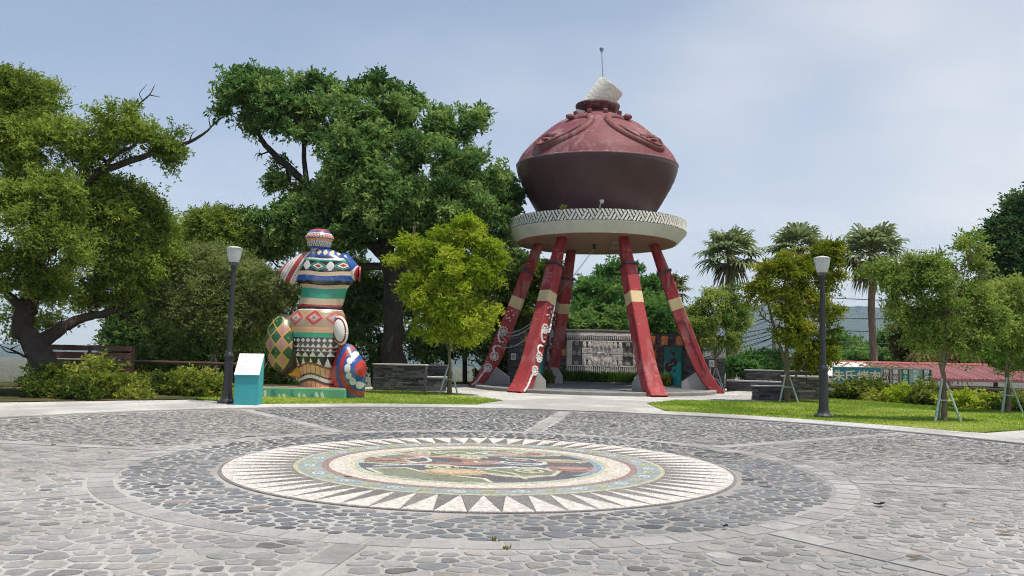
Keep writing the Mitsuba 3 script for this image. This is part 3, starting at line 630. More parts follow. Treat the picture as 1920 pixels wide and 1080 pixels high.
A0, A1, A2, A3 = (.45, 40.7), (2.55, WY), (7.35, WY), (9.30, 39.75)
slate_wall(SW, A1, A2, .0, 2.95, .40, 1, tone=.115); slate_wall(SW, A0, A1, .0, 2.80, .36, 2, tone=.11); slate_wall(SW, A2, A3, .0, 2.85, .36, 3, tone=.11)
part(SW, 'coping', bx((A1[0] + A2[0]) / 2, WY + .2, 3.0, A2[0] - A1[0] + .06, .50, .09, 0, .015), 'mat_stone', (.16, .155, .15), False)
# relief panel: x to the right and z up in metres from its lower left corner
RPX, RPZ, U = 2.97, .72, .00359
RP = thing('relief_panel', 'white carved relief panel with fringed borders mounted on the dark slate wall', 'relief')
PALE, PALE2, GREYB, PINKW = (.82, .80, .75), (.72, .69, .62), (.155, .15, .147), (.76, .72, .69)
def rel(name, poly, y0, h, col, mat='mat_stone'):
    m = extr(poly, h, 0); onto(m, (RPX, WY - .03 - y0, RPZ), (1, 0, 0), (0, 0, 1)); return part(RP, name, m, mat, col, False)
cr = lambda x0, y0, x1, y1: sbox((x0 - 195) * U, (720 - y1) * U, (x1 - 195) * U, (720 - y0) * U)
ce = lambda x, y, rx, ry: ell((x - 195) * U, (720 - y) * U, rx * U, ry * U, 20)
rel('back_plate', cr(195, 128, 1270, 722), .0, .05, GREYB)
rel('top_rail', cr(195, 128, 1270, 166), .05, .07, PALE); rel('top_rail', cr(210, 238, 1255, 252), .05, .05, PALE); rel('bottom_rail', cr(210, 606, 1255, 622), .05, .05, PALE); rel('bottom_rail', cr(195, 712, 1270, 726), .05, .05, PALE2)
rel('side_panel', cr(203, 252, 284, 606), .05, .05, PALE2); rel('side_panel', cr(1194, 252, 1264, 606), .05, .05, PALE2)
for k in range(9):
    for x in (244, 1229): rel('side_carving', ce(x + 12 * (-1) ** k, 275 + 38 * k, 24, 14), .10, .02, PALE)
for k in range(34):
    x = 215 + k * 31.2
    rel('fringe_bar', Polygon([((x - 195 - 9) * U, (720 - 168) * U), ((x - 195 + 9) * U, (720 - 168) * U), ((x - 195 + 7) * U, (720 - 205) * U), ((x - 195) * U, (720 - 236) * U), ((x - 195 - 7) * U, (720 - 205) * U)]), .05, .06, np.array(PALE) * rg.uniform(.9, 1.05))
    rel('fringe_bar', Polygon([((x - 195 - 5) * U, (720 - 624) * U), ((x - 195 + 5) * U, (720 - 624) * U), ((x - 195 + 10) * U, (720 - 690) * U), ((x - 195 + 7) * U, (720 - 710) * U), ((x - 195 - 7) * U, (720 - 710) * U), ((x - 195 - 10) * U, (720 - 690) * U)]), .05, .06, np.array(PALE) * rg.uniform(.9, 1.05))
for x, y in ((355, 285), (315, 432), (388, 432), (350, 575), (1120, 290), (1085, 440), (1160, 440), (1120, 580)):
    d = rel('round_boss', ce(x, y, 31, 31), .05, .04, (.50, .49, .47)); rel('boss_centre', ce(x, y, 17, 17), .09, .02, (.36, .35, .34))
for x in (468, 548, 930, 1005):
    for y in (298, 572): rel('oval_boss', ce(x, y, 28, 48), .05, .05, PALE); rel('oval_centre', ce(x, y, 11, 24), .10, .025, PALE2)
    for y0, y1 in ((352, 432), (444, 524)):
        for q in (-27, -9, 9, 27): rel('ladder_bar', cr(x + q - 6, y0, x + q + 6, y1), .05, .05, PALE)
        rel('ladder_rail', cr(x - 36, y0 - 4, x + 36, y0 + 8), .05, .052, PALE)
rel('centre_panel', cr(582, 252, 890, 606), .05, .04, PINKW)
for x, y in ((618, 300), (676, 300), (738, 295), (800, 300), (856, 300), (618, 560), (676, 556), (738, 520), (800, 556), (856, 560)):
    rel('figure', ce(x, y, 25, 62 if x != 738 else 70), .09, .04, (.60, .56, .53)); rel('figure_face', ce(x, y + (18 if y < 400 else -18), 12, 20), .13, .02, PALE2)
rel('eye', ce(738, 432, 72, 20), .09, .03, PALE2); rel('eye_pupil', ce(738, 432, 40, 10), .12, .02, (.22, .20, .18))
for x in (655, 818): rel('dark_knot', Polygon([((x - 195 - 14) * U, (720 - 402) * U), ((x - 195 + 14) * U, (720 - 462) * U), ((x - 195 + 14) * U, (720 - 402) * U), ((x - 195 - 14) * U, (720 - 462) * U)]).buffer(.004), .09, .025, (.09, .08, .08)); rel('small_eye', ce(x + (45 if x > 700 else -45), 432, 24, 10), .09, .025, (.25, .23, .21))
# things on the two wings; wing planes
def wing(P0, P1):
    P0, P1 = np.array(P0), np.array(P1); e = (P1 - P0) / np.linalg.norm(P1 - P0); return P0, np.array([e[0], e[1], 0])
def wing_pt(P0, e, x, y, z, d): o = np.array([e[1], -e[0], 0]); return np.array([P0[0], P0[1], 0]) + e * x + np.array([0, 0, z]) + o * d
def ray_wing(px):                                      # filled in by hand: distance along the right wing for things hung on it
    return px
RW0, RWe = wing(A2, A3); LW0, LWe = wing(A0, A1)
def plaque(P0, e, x, z, w, label, seed):
    r = np.random.default_rng(seed); k = thing('orange_plaque', label, 'plaque', 'orange plaques on the slate wall')
    part(k, 'plate', onto(extr(sbox(-w / 2, -w / 2, w / 2, w / 2), .07), wing_pt(P0, e, x, 0, z, .03), e, (0, 0, 1)), 'mat_paint', (.62, .25, .075), False)
    gl = []
    for q in range(5):
        a = r.uniform(-.36, .36, 2) * w; gl.append(LineString([a, np.clip(a + r.uniform(-.35, .35, 2) * w, -.42 * w, .42 * w), np.clip(a + r.uniform(-.4, .4, 2) * w, -.42 * w, .42 * w)]).buffer(.028))
    part(k, 'carved_figure', onto(extr(unary_union(gl), .025), wing_pt(P0, e, x, 0, z, .10), e, (0, 0, 1)), 'mat_paint', (.75, .38, .15), False)
    part(k, 'dark_groove', onto(extr(unary_union([g.buffer(.014) for g in gl[::2]]).difference(unary_union(gl)), .006), wing_pt(P0, e, x, 0, z, .10), e, (0, 0, 1)), 'mat_paint', (.20, .10, .05), False)
lr = float(np.hypot(A3[0] - A2[0], A3[1] - A2[1])); ll = float(np.hypot(A1[0] - A0[0], A1[1] - A0[1]))
plaque(RW0, RWe, .45, 2.52, .46, 'orange plaque partly hidden behind the front right tower leg', 1); plaque(RW0, RWe, 1.42, 2.50, .46, 'orange plaque left of the one beside the right tower leg, above the teal panel', 2); plaque(RW0, RWe, 2.55, 2.48, .46, 'rightmost orange plaque above the teal panel', 3)
plaque(RW0, RWe, .55, 1.78, .42, 'lower orange plaque beside the front right tower leg', 4)
plaque(LW0, LWe, .55, 2.36, .48, 'leftmost orange plaque, left of the front left tower leg', 5); plaque(LW0, LWe, 1.75, 2.42, .46, 'orange plaque peeping out right of the front left tower leg', 6); plaque((A1[0], A1[1] - .05), np.array([1.0, 0, 0]), .22, 1.78, .36, 'orange plaque right of the back tower leg', 7)
TEALC = (.010, .42, .40)
TP = thing('teal_panel', 'tall teal panel with a black deer and two dark discs right of the tower', 'panel')
dx0, dx1, dz0, dz1 = 1.40, 2.72, .18, 2.20; dw, dh = dx1 - dx0, dz1 - dz0
def onpan(name, poly, h, d, col): part(TP, name, onto(extr(poly, h), wing_pt(RW0, RWe, dx0, 0, dz0, d), RWe, (0, 0, 1)), 'mat_paint', col, False)
onpan('board', sbox(0, 0, dw, dh * .605), .06, .03, (.015, .50, .47)); onpan('upper_board', sbox(0, dh * .605 + .002, dw, dh), .06, .03, (.006, .20, .205)); onpan('frame_post', sbox(-.06, 0, -.002, dh + .05), .10, .03, (.05, .06, .06)); onpan('frame_post', sbox(dw + .002, 0, dw + .06, dh + .05), .10, .03, (.03, .16, .17)); onpan('frame_head', sbox(-.002, dh + .002, dw + .002, dh + .06), .10, .03, (.05, .06, .06))
sx, sz = dw / 285.0, dh / 600.0                          # from the crop that shows the panel: 285 x 600
PX = lambda x, y: ((x - 308) * sx, (905 - y) * sz)
BLK = (.022, .026, .028)
deer = Polygon([PX(*q) for q in ((402, 362), (428, 360), (436, 372), (432, 380), (446, 392), (492, 392), (494, 408), (486, 425), (490, 455), (484, 456), (476, 428), (466, 426), (470, 458), (464, 458), (458, 426), (446, 424), (432, 404), (424, 384), (404, 374))])
onpan('deer_silhouette', deer.buffer(.004), .006, .09, BLK)
onpan('large_disc', ell(*PX(388, 620), 66 * sx, 76 * sz, 32), .006, .09, BLK); onpan('large_disc', ell(*PX(470, 548), 58 * sx, 64 * sz, 32), .0062, .0905, BLK)
for c, r in (((404, 588), .055), ((432, 578), .045), ((466, 566), .06)):
    q = PX(*c); g = unary_union([ell(q[0], q[1], r, r * 1.2, 16).difference(ell(q[0], q[1], r * .7, r * .85, 16)), ell(q[0], q[1], r * .4, r * .5, 12)]); onpan('disc_swirl', g, .006, .097, (.25, .42, .38))
for c, r in (((350, 757), .06), ((478, 676), .07), ((494, 645), .04)): onpan('small_disc', ell(*PX(*c), r, r * .8, 16), .006, .09, BLK)
for k, pts in enumerate((((440, 775), (470, 725), (500, 705)), ((450, 720), (480, 745), (510, 740)), ((420, 830), (440, 850), (470, 835), (500, 850)), ((340, 790), (360, 770), (380, 800)), ((520, 780), (545, 800), (560, 770)), ((340, 850), (370, 870), (400, 860)), ((330, 560), (350, 545), (372, 556)), ((510, 575), (530, 552), (560, 548)), ((480, 880), (520, 862), (560, 872)))):
    onpan('white_stroke', ribbon([PX(*q) for q in pts], .022), .006, .09, (.30, .52, .48))
TP2 = thing('teal_panel', 'tall teal panel with white scrollwork mostly hidden behind the front left tower leg', 'panel')
part(TP2, 'board', onto(extr(sbox(0, 0, .95, 2.0), .06), wing_pt(LW0, LWe, .80, 0, .18, .03), LWe, (0, 0, 1)), 'mat_paint', TEALC, False)
for q, r in (((.62, .35), .13), ((.80, .2), .09), ((.48, .2), .09), ((.72, .6), .1)):
    g = ell(*q, r, r, 20).difference(ell(*q, r * .72, r * .72, 20)).union(ell(*q, r * .4, r * .4, 12).difference(ell(*q, r * .2, r * .2, 12))); part(TP2, 'white_scroll', onto(extr(g, .006), wing_pt(LW0, LWe, .80, 0, .18, .09), LWe, (0, 0, 1)), 'mat_paint', (.45, .62, .58), False)
# small white emblem plates and the half-round stone fountain at the right end of the wall
RPIL = thing('slate_pier', 'dark slate pier with white plate beside the teal panel', 'pier'); slate_wall(RPIL, (A3[0] - .05, A3[1] - .35), (A3[0] + 1.15, A3[1] - .6), .0, 1.62, .5, 5, tone=.09)
def emblem(o, e, label):
    k = thing('emblem_plate', label, 'plate', 'small white emblem plates'); part(k, 'plate', onto(extr(sbox(-.13, -.17, .13, .17), .03), o, e, (0, 0, 1)), 'mat_paint', (.66, .66, .62), False)
    g = unary_union([LineString([(-.06, .09), (-.02, .09), (-.05, .0), (.0, .03), (-.05, -.1)]).buffer(.014), LineString([(.02, .10), (.06, .02), (.06, -.06), (.03, -.10)]).buffer(.014)])
    part(k, 'emblem', onto(extr(g, .008), np.asarray(o) + np.cross(e, (0, 0, 1)) * .03, e, (0, 0, 1)), 'mat_paint', (.10, .12, .13), False)
emblem((A3[0] + .02, A3[1] - .42, 1.42), (1, -.2, 0), 'white emblem plate just right of the teal panel'); emblem((A3[0] + .55, A3[1] - .53, 1.38), (1, -.2, 0), 'white emblem plate beside the rightmost tower leg')
LPIL = thing('slate_pier', 'dark slate pier at the left end of the relief wall', 'pier'); slate_wall(LPIL, (A0[0] - .55, A0[1] - .1), (A0[0] - .02, A0[1] - .1), 0, 2.85, .45, 6, tone=.10)
emblem((A0[0] - .30, A0[1] - .13, 1.50), (1, 0, 0), 'white emblem plate on the left slate pier')
FO = thing('half_round_fountain', 'half-round dark stone basin wall with pale rim right of the teal panel', 'fountain')
fo = np.array([A3[0] + .42, A3[1] - .72, .12]); th = np.linspace(0, math.pi, 25)
part(FO, 'stone_disc', onto(extr(Polygon([(.50 * math.cos(t), .56 * math.sin(t)) for t in th]), .10), fo, (1, -.1, 0), (0, 0, 1)), 'mat_stone', (.06, .06, .062), False)
part(FO, 'pale_rim', tube([fo + np.array([.53 * math.cos(t), -.06 - .053 * math.cos(t), .59 * math.sin(t)]) for t in th], .035, 8), 'mat_concrete', None)
part(FO, 'spout_pole', tube([fo + [.0, -.06, .55], fo + [0, -.06, 1.3]], .04, 8), 'mat_paint', (.40, .40, .38))
# strap-leaved hedge at the foot of the wall
def strap_leaves(P, H, rg, cols, lean=.35, w=.022, seg=4, sides=True):
    V, F, C = [], [], []; n = len(P); a = rg.uniform(0, 2 * np.pi, n); d = np.stack([np.cos(a), np.sin(a), 0 * a], 1); s = np.stack([-np.sin(a), np.cos(a), 0 * a], 1)
    ln = rg.uniform(.1, 1, n) * lean; t = np.linspace(0, 1, seg + 1)
    pts = P[:, None] + d[:, None] * (ln * H)[:, None, None] * (t ** 1.8)[None, :, None]; pts[:, :, 2] += H[:, None] * (t - .18 * ln[:, None] * t ** 3 * 2)
    ww = w * (1 - t ** 3) + .001
    v = np.stack([pts - s[:, None] * ww[None, :, None], pts + s[:, None] * ww[None, :, None]], 2).reshape(n, -1, 3); m = v.shape[1]
    f = np.vstack([[2 * q, 2 * q + 1, 2 * q + 3] for q in range(seg)] + [[2 * q, 2 * q + 3, 2 * q + 2] for q in range(seg)])
    f = (f[None] + (np.arange(n) * m)[:, None, None]).reshape(-1, 3); k = rg.random((n, 1)); c = np.asarray(cols[0]) * (1 - k) + np.asarray(cols[1]) * k
    return (v.reshape(-1, 3), f), np.repeat(c, m, 0)
r = np.random.default_rng(21); n = 2600; P = np.column_stack([r.uniform(2.15, 7.0, n), r.uniform(42.0, 42.8, n), np.full(n, .15)])
m, c = strap_leaves(P, r.uniform(.45, .82, n), r, ((.035, .085, .015), (.11, .20, .03)))
HG = thing('hedge', 'row of strap-leaved green plants below the white relief panel', 'hedge'); put_leaves(numbered(HG + '__foliage'), m, c)
part(HG, 'planter_kerb', bx(4.55, 41.92, .20, 4.9, .12, .14), 'mat_stone', (.16, .165, .165), False)
for q, (x, y, nm) in enumerate(((8.02, 41.1, 'strap-leaved plant between the tower leg and the teal panel'), (1.95, 41.35, 'strap-leaved plant beside the hidden teal panel'))):
    P = np.column_stack([r.normal(x, .13, 160), r.normal(y, .10, 160), np.full(160, .12)]); m, c = strap_leaves(P, r.uniform(.4, .95, 160), r, ((.06, .12, .02), (.26, .27, .05)), .6)
    put_leaves(thing('strap_leaf_plant', nm, 'plant'), m, c)
# ------------------------------------------------------------------ painted statue
SX, SY, SU = -6.55, 27.2, .00618
def st_xy(p):
    """(across, down) in the statue's own drawing units."""
    return 345 + (p.x - SX) / SU, 1010 - p.z / SU
def pick(cond, a, b): return dr.select(cond, mi.Color3f(a), mi.Color3f(b))
def tri(x, period):                                    # 0 at a period's middle, 1 at its ends
    t = x / period; t = t - dr.floor(t); return dr.abs(t - 0.5) * 2
SC = {'cream': (.66, .50, .33), 'peach': (.68, .40, .22), 'white': (.72, .70, .66), 'black': (.016, .016, .020), 'blue': (.012, .075, .30), 'green': (.045, .36, .23), 'red': (.44, .028, .022), 'brown': (.24, .055, .04), 'tan': (.36, .25, .15), 'navy': (.03, .035, .12), 'dgreen': (.010, .085, .025), 'pink': (.42, .22, .19), 'gold': (.55, .33, .045), 'purple': (.10, .055, .26), 'grey': (.10, .105, .10)}
def grime(c, p):                                         # faded paint with thin dirt runs, chips and splash near the ground
    run = fbm(p.x * 9, p.y * 9, p.z * 0.8, 3); k = fbm(p.x * 2.3, p.y * 2.3, p.z * 2.3, 3)
    c = c * (0.72 + 0.30 * run + 0.16 * k); fade = 0.22 * smoothstep(0.45, 0.72, k); c = c * (1 - fade) + mi.Color3f(0.42, 0.39, 0.35) * fade
    chip = 0.6 * smoothstep(0.73, 0.78, fbm(p.x * 11, p.y * 11, p.z * 11, 3)); c = c * (1 - chip) + mi.Color3f(0.36, 0.34, 0.31) * chip
    low = 0.35 * smoothstep(0.9, 0.1, p.z) * run; return c * (1 - low) + mi.Color3f(0.12, 0.11, 0.08) * low
def fn_statue(p, n, uv):
    x, y = st_xy(p); c = mi.Color3f(SC['cream'])
    def band(c, a, b, col): return dr.select((y > a) & (y <= b), mi.Color3f(SC[col]) if isinstance(col, str) else col, c)
    wob = 5 * dr.sin(x * 0.026 + 1.0)
    y0 = y; y = y + wob * smoothstep(600, 380, y) * smoothstep(200, 260, y)
    k = tri(x - 345 + 17, 34)
    dmd = (k < 0.72) & (dr.abs(y - 216) < 15 * (1 - k)); c = band(c, 0, 234, pick((k < .7) & (dr.abs(y - 214) < 17 * (1 - k * 1.1)), SC['cream'], SC['blue']))
    c = band(c, 234, 246, 'navy'); c = band(c, 246, 254, 'white'); c = band(c, 254, 262, 'green')
    k = tri(x - 349 + 66, 132); e = dr.abs(y - 290) / 34.0; q = k + e
    row = pick(q < .28, SC['red'], pick(q < .5, SC['white'], pick(q < .62, SC['black'], pick(q < .8, SC['green'], SC['black']))))
    row = dr.select((k > .70) & (e < .75) & (e < (k - .62) * 2.6), mi.Color3f(SC['white']), row)
    c = band(c, 262, 322, row); c = band(c, 322, 344, 'cream'); c = band(c, 344, 374, 'blue'); c = band(c, 374, 394, 'black'); c = band(c, 394, 413, 'cream'); c = band(c, 413, 468, 'green'); c = band(c, 468, 503, 'cream'); c = band(c, 503, 517, 'red'); c = band(c, 517, 527, 'black'); c = band(c, 527, 532, 'white')
    y = y0; k = tri(x - 348, 104); e = dr.abs(y - 576) / 47.0; q = 1 - k + e; row = pick(q < .22, (.05, .16, .34), pick(q < .62, SC['pink'], pick(q < .92, SC['red'], SC['tan']))); row = dr.select((q > .22) & (q < .34), mi.Color3f(SC['peach']), row)
    c = band(c, 532, 626, row); c = band(c, 626, 656, 'peach'); c = band(c, 656, 682, 'green')
    k = tri(x, 28); c = band(c, 682, 712, pick(k + dr.abs(y - 697) / 14 < .85, SC['white'], SC['black']))
    c = band(c, 712, 734, pick(k < (y - 714) / 20, SC['white'], SC['black'])); c = band(c, 734, 740, 'brown')
    c = band(c, 740, 756, pick(k < (y - 741) / 16, SC['white'], SC['black']))
    k = tri(x + 8, 42); c = band(c, 756, 784, pick(k < (y - 758) / 27, SC['white'], SC['black'])); c = band(c, 784, 792, 'black')
    k = tri(x + 20, 42); c = band(c, 786, 850, pick(k < (y - 790) / 62, SC['white'], SC['black']))
    w2 = 14 * dr.sin((x - 262) * .030 + 2.6); yy = y - w2
    vert = tri(x, 24); skirt = pick(vert > .86, SC['brown'], SC['peach'])
    skirt = dr.select((yy > 884) & (yy < 930), pick(dr.abs(yy - 904) < 9, SC['white'], pick(dr.abs(yy - 904) < 20, SC['black'], SC['brown'])), skirt)
    skirt = dr.select((yy < 840), mi.Color3f(SC['brown']), skirt)
    c = dr.select(yy > 828, skirt, c)
    return grime(c, p)
def fn_thighs(p, n, uv):
    X = 345 + (p.x - SX) / SU; y = 1010 - p.z / SU; yb = (p.y - SY) / SU
    # left haunch: diamond net in gold on green
    a, b = (X - 150) * .78 + (y - 725) * .62, (X - 150) * .78 - (y - 725) * .62
    ka, kb = tri(a, 52), tri(b, 52); ia, ib = dr.floor(a / 52), dr.floor(b / 52); par = (ia + ib) - 2 * dr.floor((ia + ib) / 2)
    left = pick((ka > .88) | (kb > .88), SC['gold'], pick(par > .5, SC['dgreen'], pick(cell_rand(ia, ib) > .35, SC['pink'], SC['dgreen'])))
    rim = dr.square((X - 142) / 96) + dr.square((y - 720) / 158); left = dr.select(rim > .92, mi.Color3f(SC['grey']) * .35, left)
    # right haunch: red with blue rings and white dots round a red eye
    d = dr.sqrt(dr.square((X - 612) * 1.05) + dr.square((y - 842) * .86)); ang = dr.atan2(y - 842, X - 612); s = tri(ang * 7.2 / math.pi, 1.0)
    dot = dr.square((d - 80) / 17) + dr.square((1 - s) * d * .22 / 17) < 1
    right = pick(d < 40, SC['red'], pick(dot, SC['white'], pick(d < 106, SC['blue'], pick(d < 130, SC['red'], pick(d < 156, SC['blue'], (.46, .045, .030))))))
    return grime(dr.select(X < 345, left, right), p)
def fn_headarms(p, n, uv):
    x, y = st_xy(p); X = 345 + (p.x - SX) / SU; ang = dr.atan2(p.x - SX, -(p.y - SY)); u = ang * 14 / math.pi; k = tri(u, 1.0)
    c = pick(y < 92, SC['red'], pick(y < 106, SC['purple'], pick(y < 111, SC['white'], pick(y < 138, pick((dr.abs(y - 124) < 9) & (k < .62), pick((dr.abs(y - 124) < 5) & (k < .34), SC['red'], SC['white']), (.42, .10, .09)), pick(y < 152, SC['peach'], pick(y < 180, pick(dr.abs(tri(u * 1.1, 1.0) - (y - 152) / 28) < .22, SC['black'], SC['white']), SC['blue']))))))
    # sleeves: slanting white and red stripes with a fine zigzag
    s = (X - 250) * .80 + (y - 230) * .45; t = tri(s, 58); zz = dr.abs(tri((X - 250) * .45 - (y - 230) * .8, 24) - .5) * 2
    sl = pick(t > .60, (.40, .05, .05), pick((dr.abs(t - .25) < .05) | ((zz > .82) & (t < .5)), (.40, .28, .26), SC['white']))
    r2 = dr.square((p.z - (1010 - 322) * SU) / .30) + dr.square((p.y - SY) / .30)
    st = pick(r2 < .25, SC['navy'], pick(r2 < .6, SC['red'], pick(r2 < .9, SC['white'], SC['blue'])))
    return grime(dr.select(y < 192, c, dr.select(X < 345, sl, st)), p)
for nm, fn in (('statue', fn_statue), ('thighs', fn_thighs), ('headarms', fn_headarms)): scene['mat_' + nm] = two(principled(proc(fn), 0.30, 0.5, clearcoat=0.3, clearcoat_gloss=0.8))
ST = thing('painted_statue', 'tall armless statue painted all over with colourful bands, diamonds and dots', 'statue')
def sp(cx, cy, y=0.0): return np.array([SX + (cx - 345) * SU, SY + y, (1010 - cy) * SU])
def loft(secs, n=56, pw=2.0):
    """Body of elliptical sections (cy, left, right, depth ratio, forward shift)."""
    secs = np.asarray(secs, float); q = smooth_path(np.column_stack([secs[:, 0] * 0 + np.arange(len(secs)), secs[:, 0], np.zeros(len(secs))]), 5)[:, 0]; rows = np.column_stack([np.interp(q, np.arange(len(secs)), secs[:, j]) for j in range(secs.shape[1])])
    g = np.arange(n) * 2 * np.pi / n; V = []
    for cy, l, r, dp, fs in rows:
        hw = (r - l) / 2 * SU; cx, cz = SX + ((l + r) / 2 - 345) * SU, (1010 - cy) * SU; cg, sg = np.cos(g), np.sin(g); e = 2 / pw
        V.append(np.column_stack([cx + hw * np.sign(cg) * np.abs(cg) ** e, SY + fs + hw * dp * np.sign(sg) * np.abs(sg) ** e, np.full(n, cz)]))
    V = np.vstack(V); k = len(rows); i, j = np.meshgrid(np.arange(k - 1), np.arange(n), indexing='ij'); Q = np.stack([i * n + j, i * n + (j + 1) % n, (i + 1) * n + (j + 1) % n, (i + 1) * n + j], -1).reshape(-1, 4)
    top, bot = len(V), len(V) + 1; V = np.vstack([V, V[:n].mean(0), V[-n:].mean(0)]); j = np.arange(n)
    F = np.vstack([Q[:, [0, 1, 2]], Q[:, [0, 2, 3]], np.stack([(j + 1) % n, j, 0 * j + top], 1), np.stack([(k - 1) * n + j, (k - 1) * n + (j + 1) % n, 0 * j + bot], 1)])
    m = trimesh.Trimesh(V, F, process=False); trimesh.repair.fix_normals(m); return m
part(ST, 'torso', loft([(194, 294, 408, .8, 0), (204, 282, 432, .74, 0), (220, 266, 462, .68, 0), (238, 250, 490, .64, 0), (262, 236, 516, .62, 0), (300, 222, 534, .60, 0), (345, 214, 534, .60, 0), (374, 212, 528, .60, -.02), (392, 232, 505, .62, 0), (410, 246, 492, .66, 0), (450, 240, 484, .70, 0), (500, 232, 471, .74, 0), (516, 229, 468, .75, 0)]), 'mat_statue', None, 50)
part(ST, 'belt', loft([(514, 226, 471, .76, 0), (517, 224, 473, .76, 0), (526, 223, 474, .76, 0), (530, 226, 471, .76, 0)]), 'mat_paint', (.018, .018, .02), 50)
part(ST, 'belly', loft([(526, 226, 472, .76, 0), (545, 205, 482, .80, 0), (580, 180, 492, .84, 0), (626, 176, 488, .86, -.02), (680, 190, 474, .9, -.05), (760, 212, 460, .95, -.08), (830, 240, 452, .95, -.06), (880, 258, 448, .90, -.02), (965, 262, 450, .85, 0), (990, 262, 450, .85, 0)]), 'mat_statue', None, 50)
hd = [(0.001, 78), (.16, 79), (.27, 84), (.36, 95), (.42, 108), (.475, 122), (.485, 132), (.45, 142), (.40, 148), (.415, 158), (.41, 168), (.37, 180), (.30, 188), (.27, 196), (.30, 203)]
part(ST, 'head', lathe([(r, (1010 - y) * SU) for r, y in hd[::-1]], 56, (SX - .10, SY, 0)), 'mat_headarms', None, 50)
def blob_hull(pts, sub=.09, it=8):
    m = m3.Manifold.batch_hull([m3.Manifold.sphere(r, 28).translate([float(v) for v in c]) for c, r in pts]).refine_to_length(sub); q = tm(m); trimesh.smoothing.filter_taubin(q, iterations=it); return q
part(ST, 'arm_stump', blob_hull([(sp(285, 240), .22), (sp(262, 252), .29), (sp(212, 292), .33), (sp(168, 332), .30), (sp(190, 350), .25), (sp(150, 326), .24)]), 'mat_headarms', None, True, 'cut arm stump with red and white stripes')
part(ST, 'arm_stump', blob_hull([(sp(470, 255), .28), (sp(505, 298), .30), (sp(518, 322), .26)]), 'mat_headarms', None, True, 'cut arm stump with a red and blue end')
m = trimesh.creation.cylinder(.26, .05, sections=32); rot(m, math.pi / 2, [0, 1, 0]); rot(m, .25, [0, 0, 1]); move(m, sp(558, 322)); part(ST, 'stump_disc', m, 'mat_paint', (.34, .05, .06))
m = trimesh.creation.icosphere(4, 1); m.apply_scale([.64, .74, 1.02]); rot(m, -.08, [0, 1, 0]); move(m, sp(168, 720, -.10)); part(ST, 'thigh', m, 'mat_thighs', None, True, 'green haunch with golden diamond net')
m = trimesh.creation.torus(.74, .055, 48, 10); m.apply_scale([.66, .98, 1]); rot(m, math.pi / 2, [1, 0, 0]); rot(m, .32, [0, 0, 1]); rot(m, -.10, [0, 1, 0]); m.apply_scale([1, 1, 1.22]); move(m, sp(172, 722, -.42) - [0, 0, 0]); 
part(ST, 'thigh', blob_hull([(sp(508, 768, -.12), .36), (sp(538, 848, -.25), .52), (sp(528, 928, -.15), .48), (sp(550, 982, -.2), .32), (sp(592, 992, -.15), .14), (sp(484, 880, -.1), .40)], .10), 'mat_thighs', None, True, 'red haunch with blue rings and white dots')
m = trimesh.creation.icosphere(3, 1); m.apply_scale([.25, .30, .50]); rot(m, -.12, [0, 1, 0]); move(m, sp(478, 640, -.35)); kn = part(ST, 'knee', m, 'mat_paint', (.70, .69, .65), True, 'white oval knee')
kt = np.linspace(0, 2 * math.pi, 40); part(kn, 'knee_outline', tube([sp(477, 640, -.53) + np.array([.20 * math.cos(t) - .045 * math.sin(t), .0, .40 * math.sin(t)]) for t in kt], .032, 8), 'mat_paint', (.22, .04, .035))
m = blob_hull([(sp(252, 840, -.1), .10), (sp(205, 880, -.1), .08), (sp(255, 890, -.1), .10)]); part(ST, 'foot', m, 'mat_paint', (.62, .33, .03), True, 'yellow foot under the green haunch')
PLN = part(ST, 'plinth', bx(SX - .45, SY + .05, .18, 3.2, 1.7, .36, 0, .03), 'mat_paint', (.12, .36, .22), False, 'low green plinth with white streaks')
part(ST, 'plinth_top', bx(SX - .45, SY + .05, .372, 3.14, 1.64, .025), 'mat_paint', (.56, .30, .20), False)
for k in range(12):
    x = SX - 1.9 + k * .21 + rg.uniform(-.05, .05); hgt = rg.uniform(.10, .26)
    g = Polygon([(0, 0), (rg.uniform(.05, .16), 0), (rg.uniform(.02, .1), hgt), (-.03, hgt * .7)])
    part(PLN, 'white_streak', onto(extr(g, .006), (x, SY - .80 - .001, .02 + rg.uniform(0, .06)), (1, 0, 0), (0, 0, 1)), 'mat_paint', (.55, .60, .55) if k % 3 else (.05, .22, .25), False)
put(thing('guy_rope', 'thin rope from the statue down to the ground beside the sign', 'rope'), tube(sag(sp(95, 800, -.3), (SX - 2.0, SY - 1.0, .02), .02), .010, 5), 'mat_paint', (.5, .42, .3))

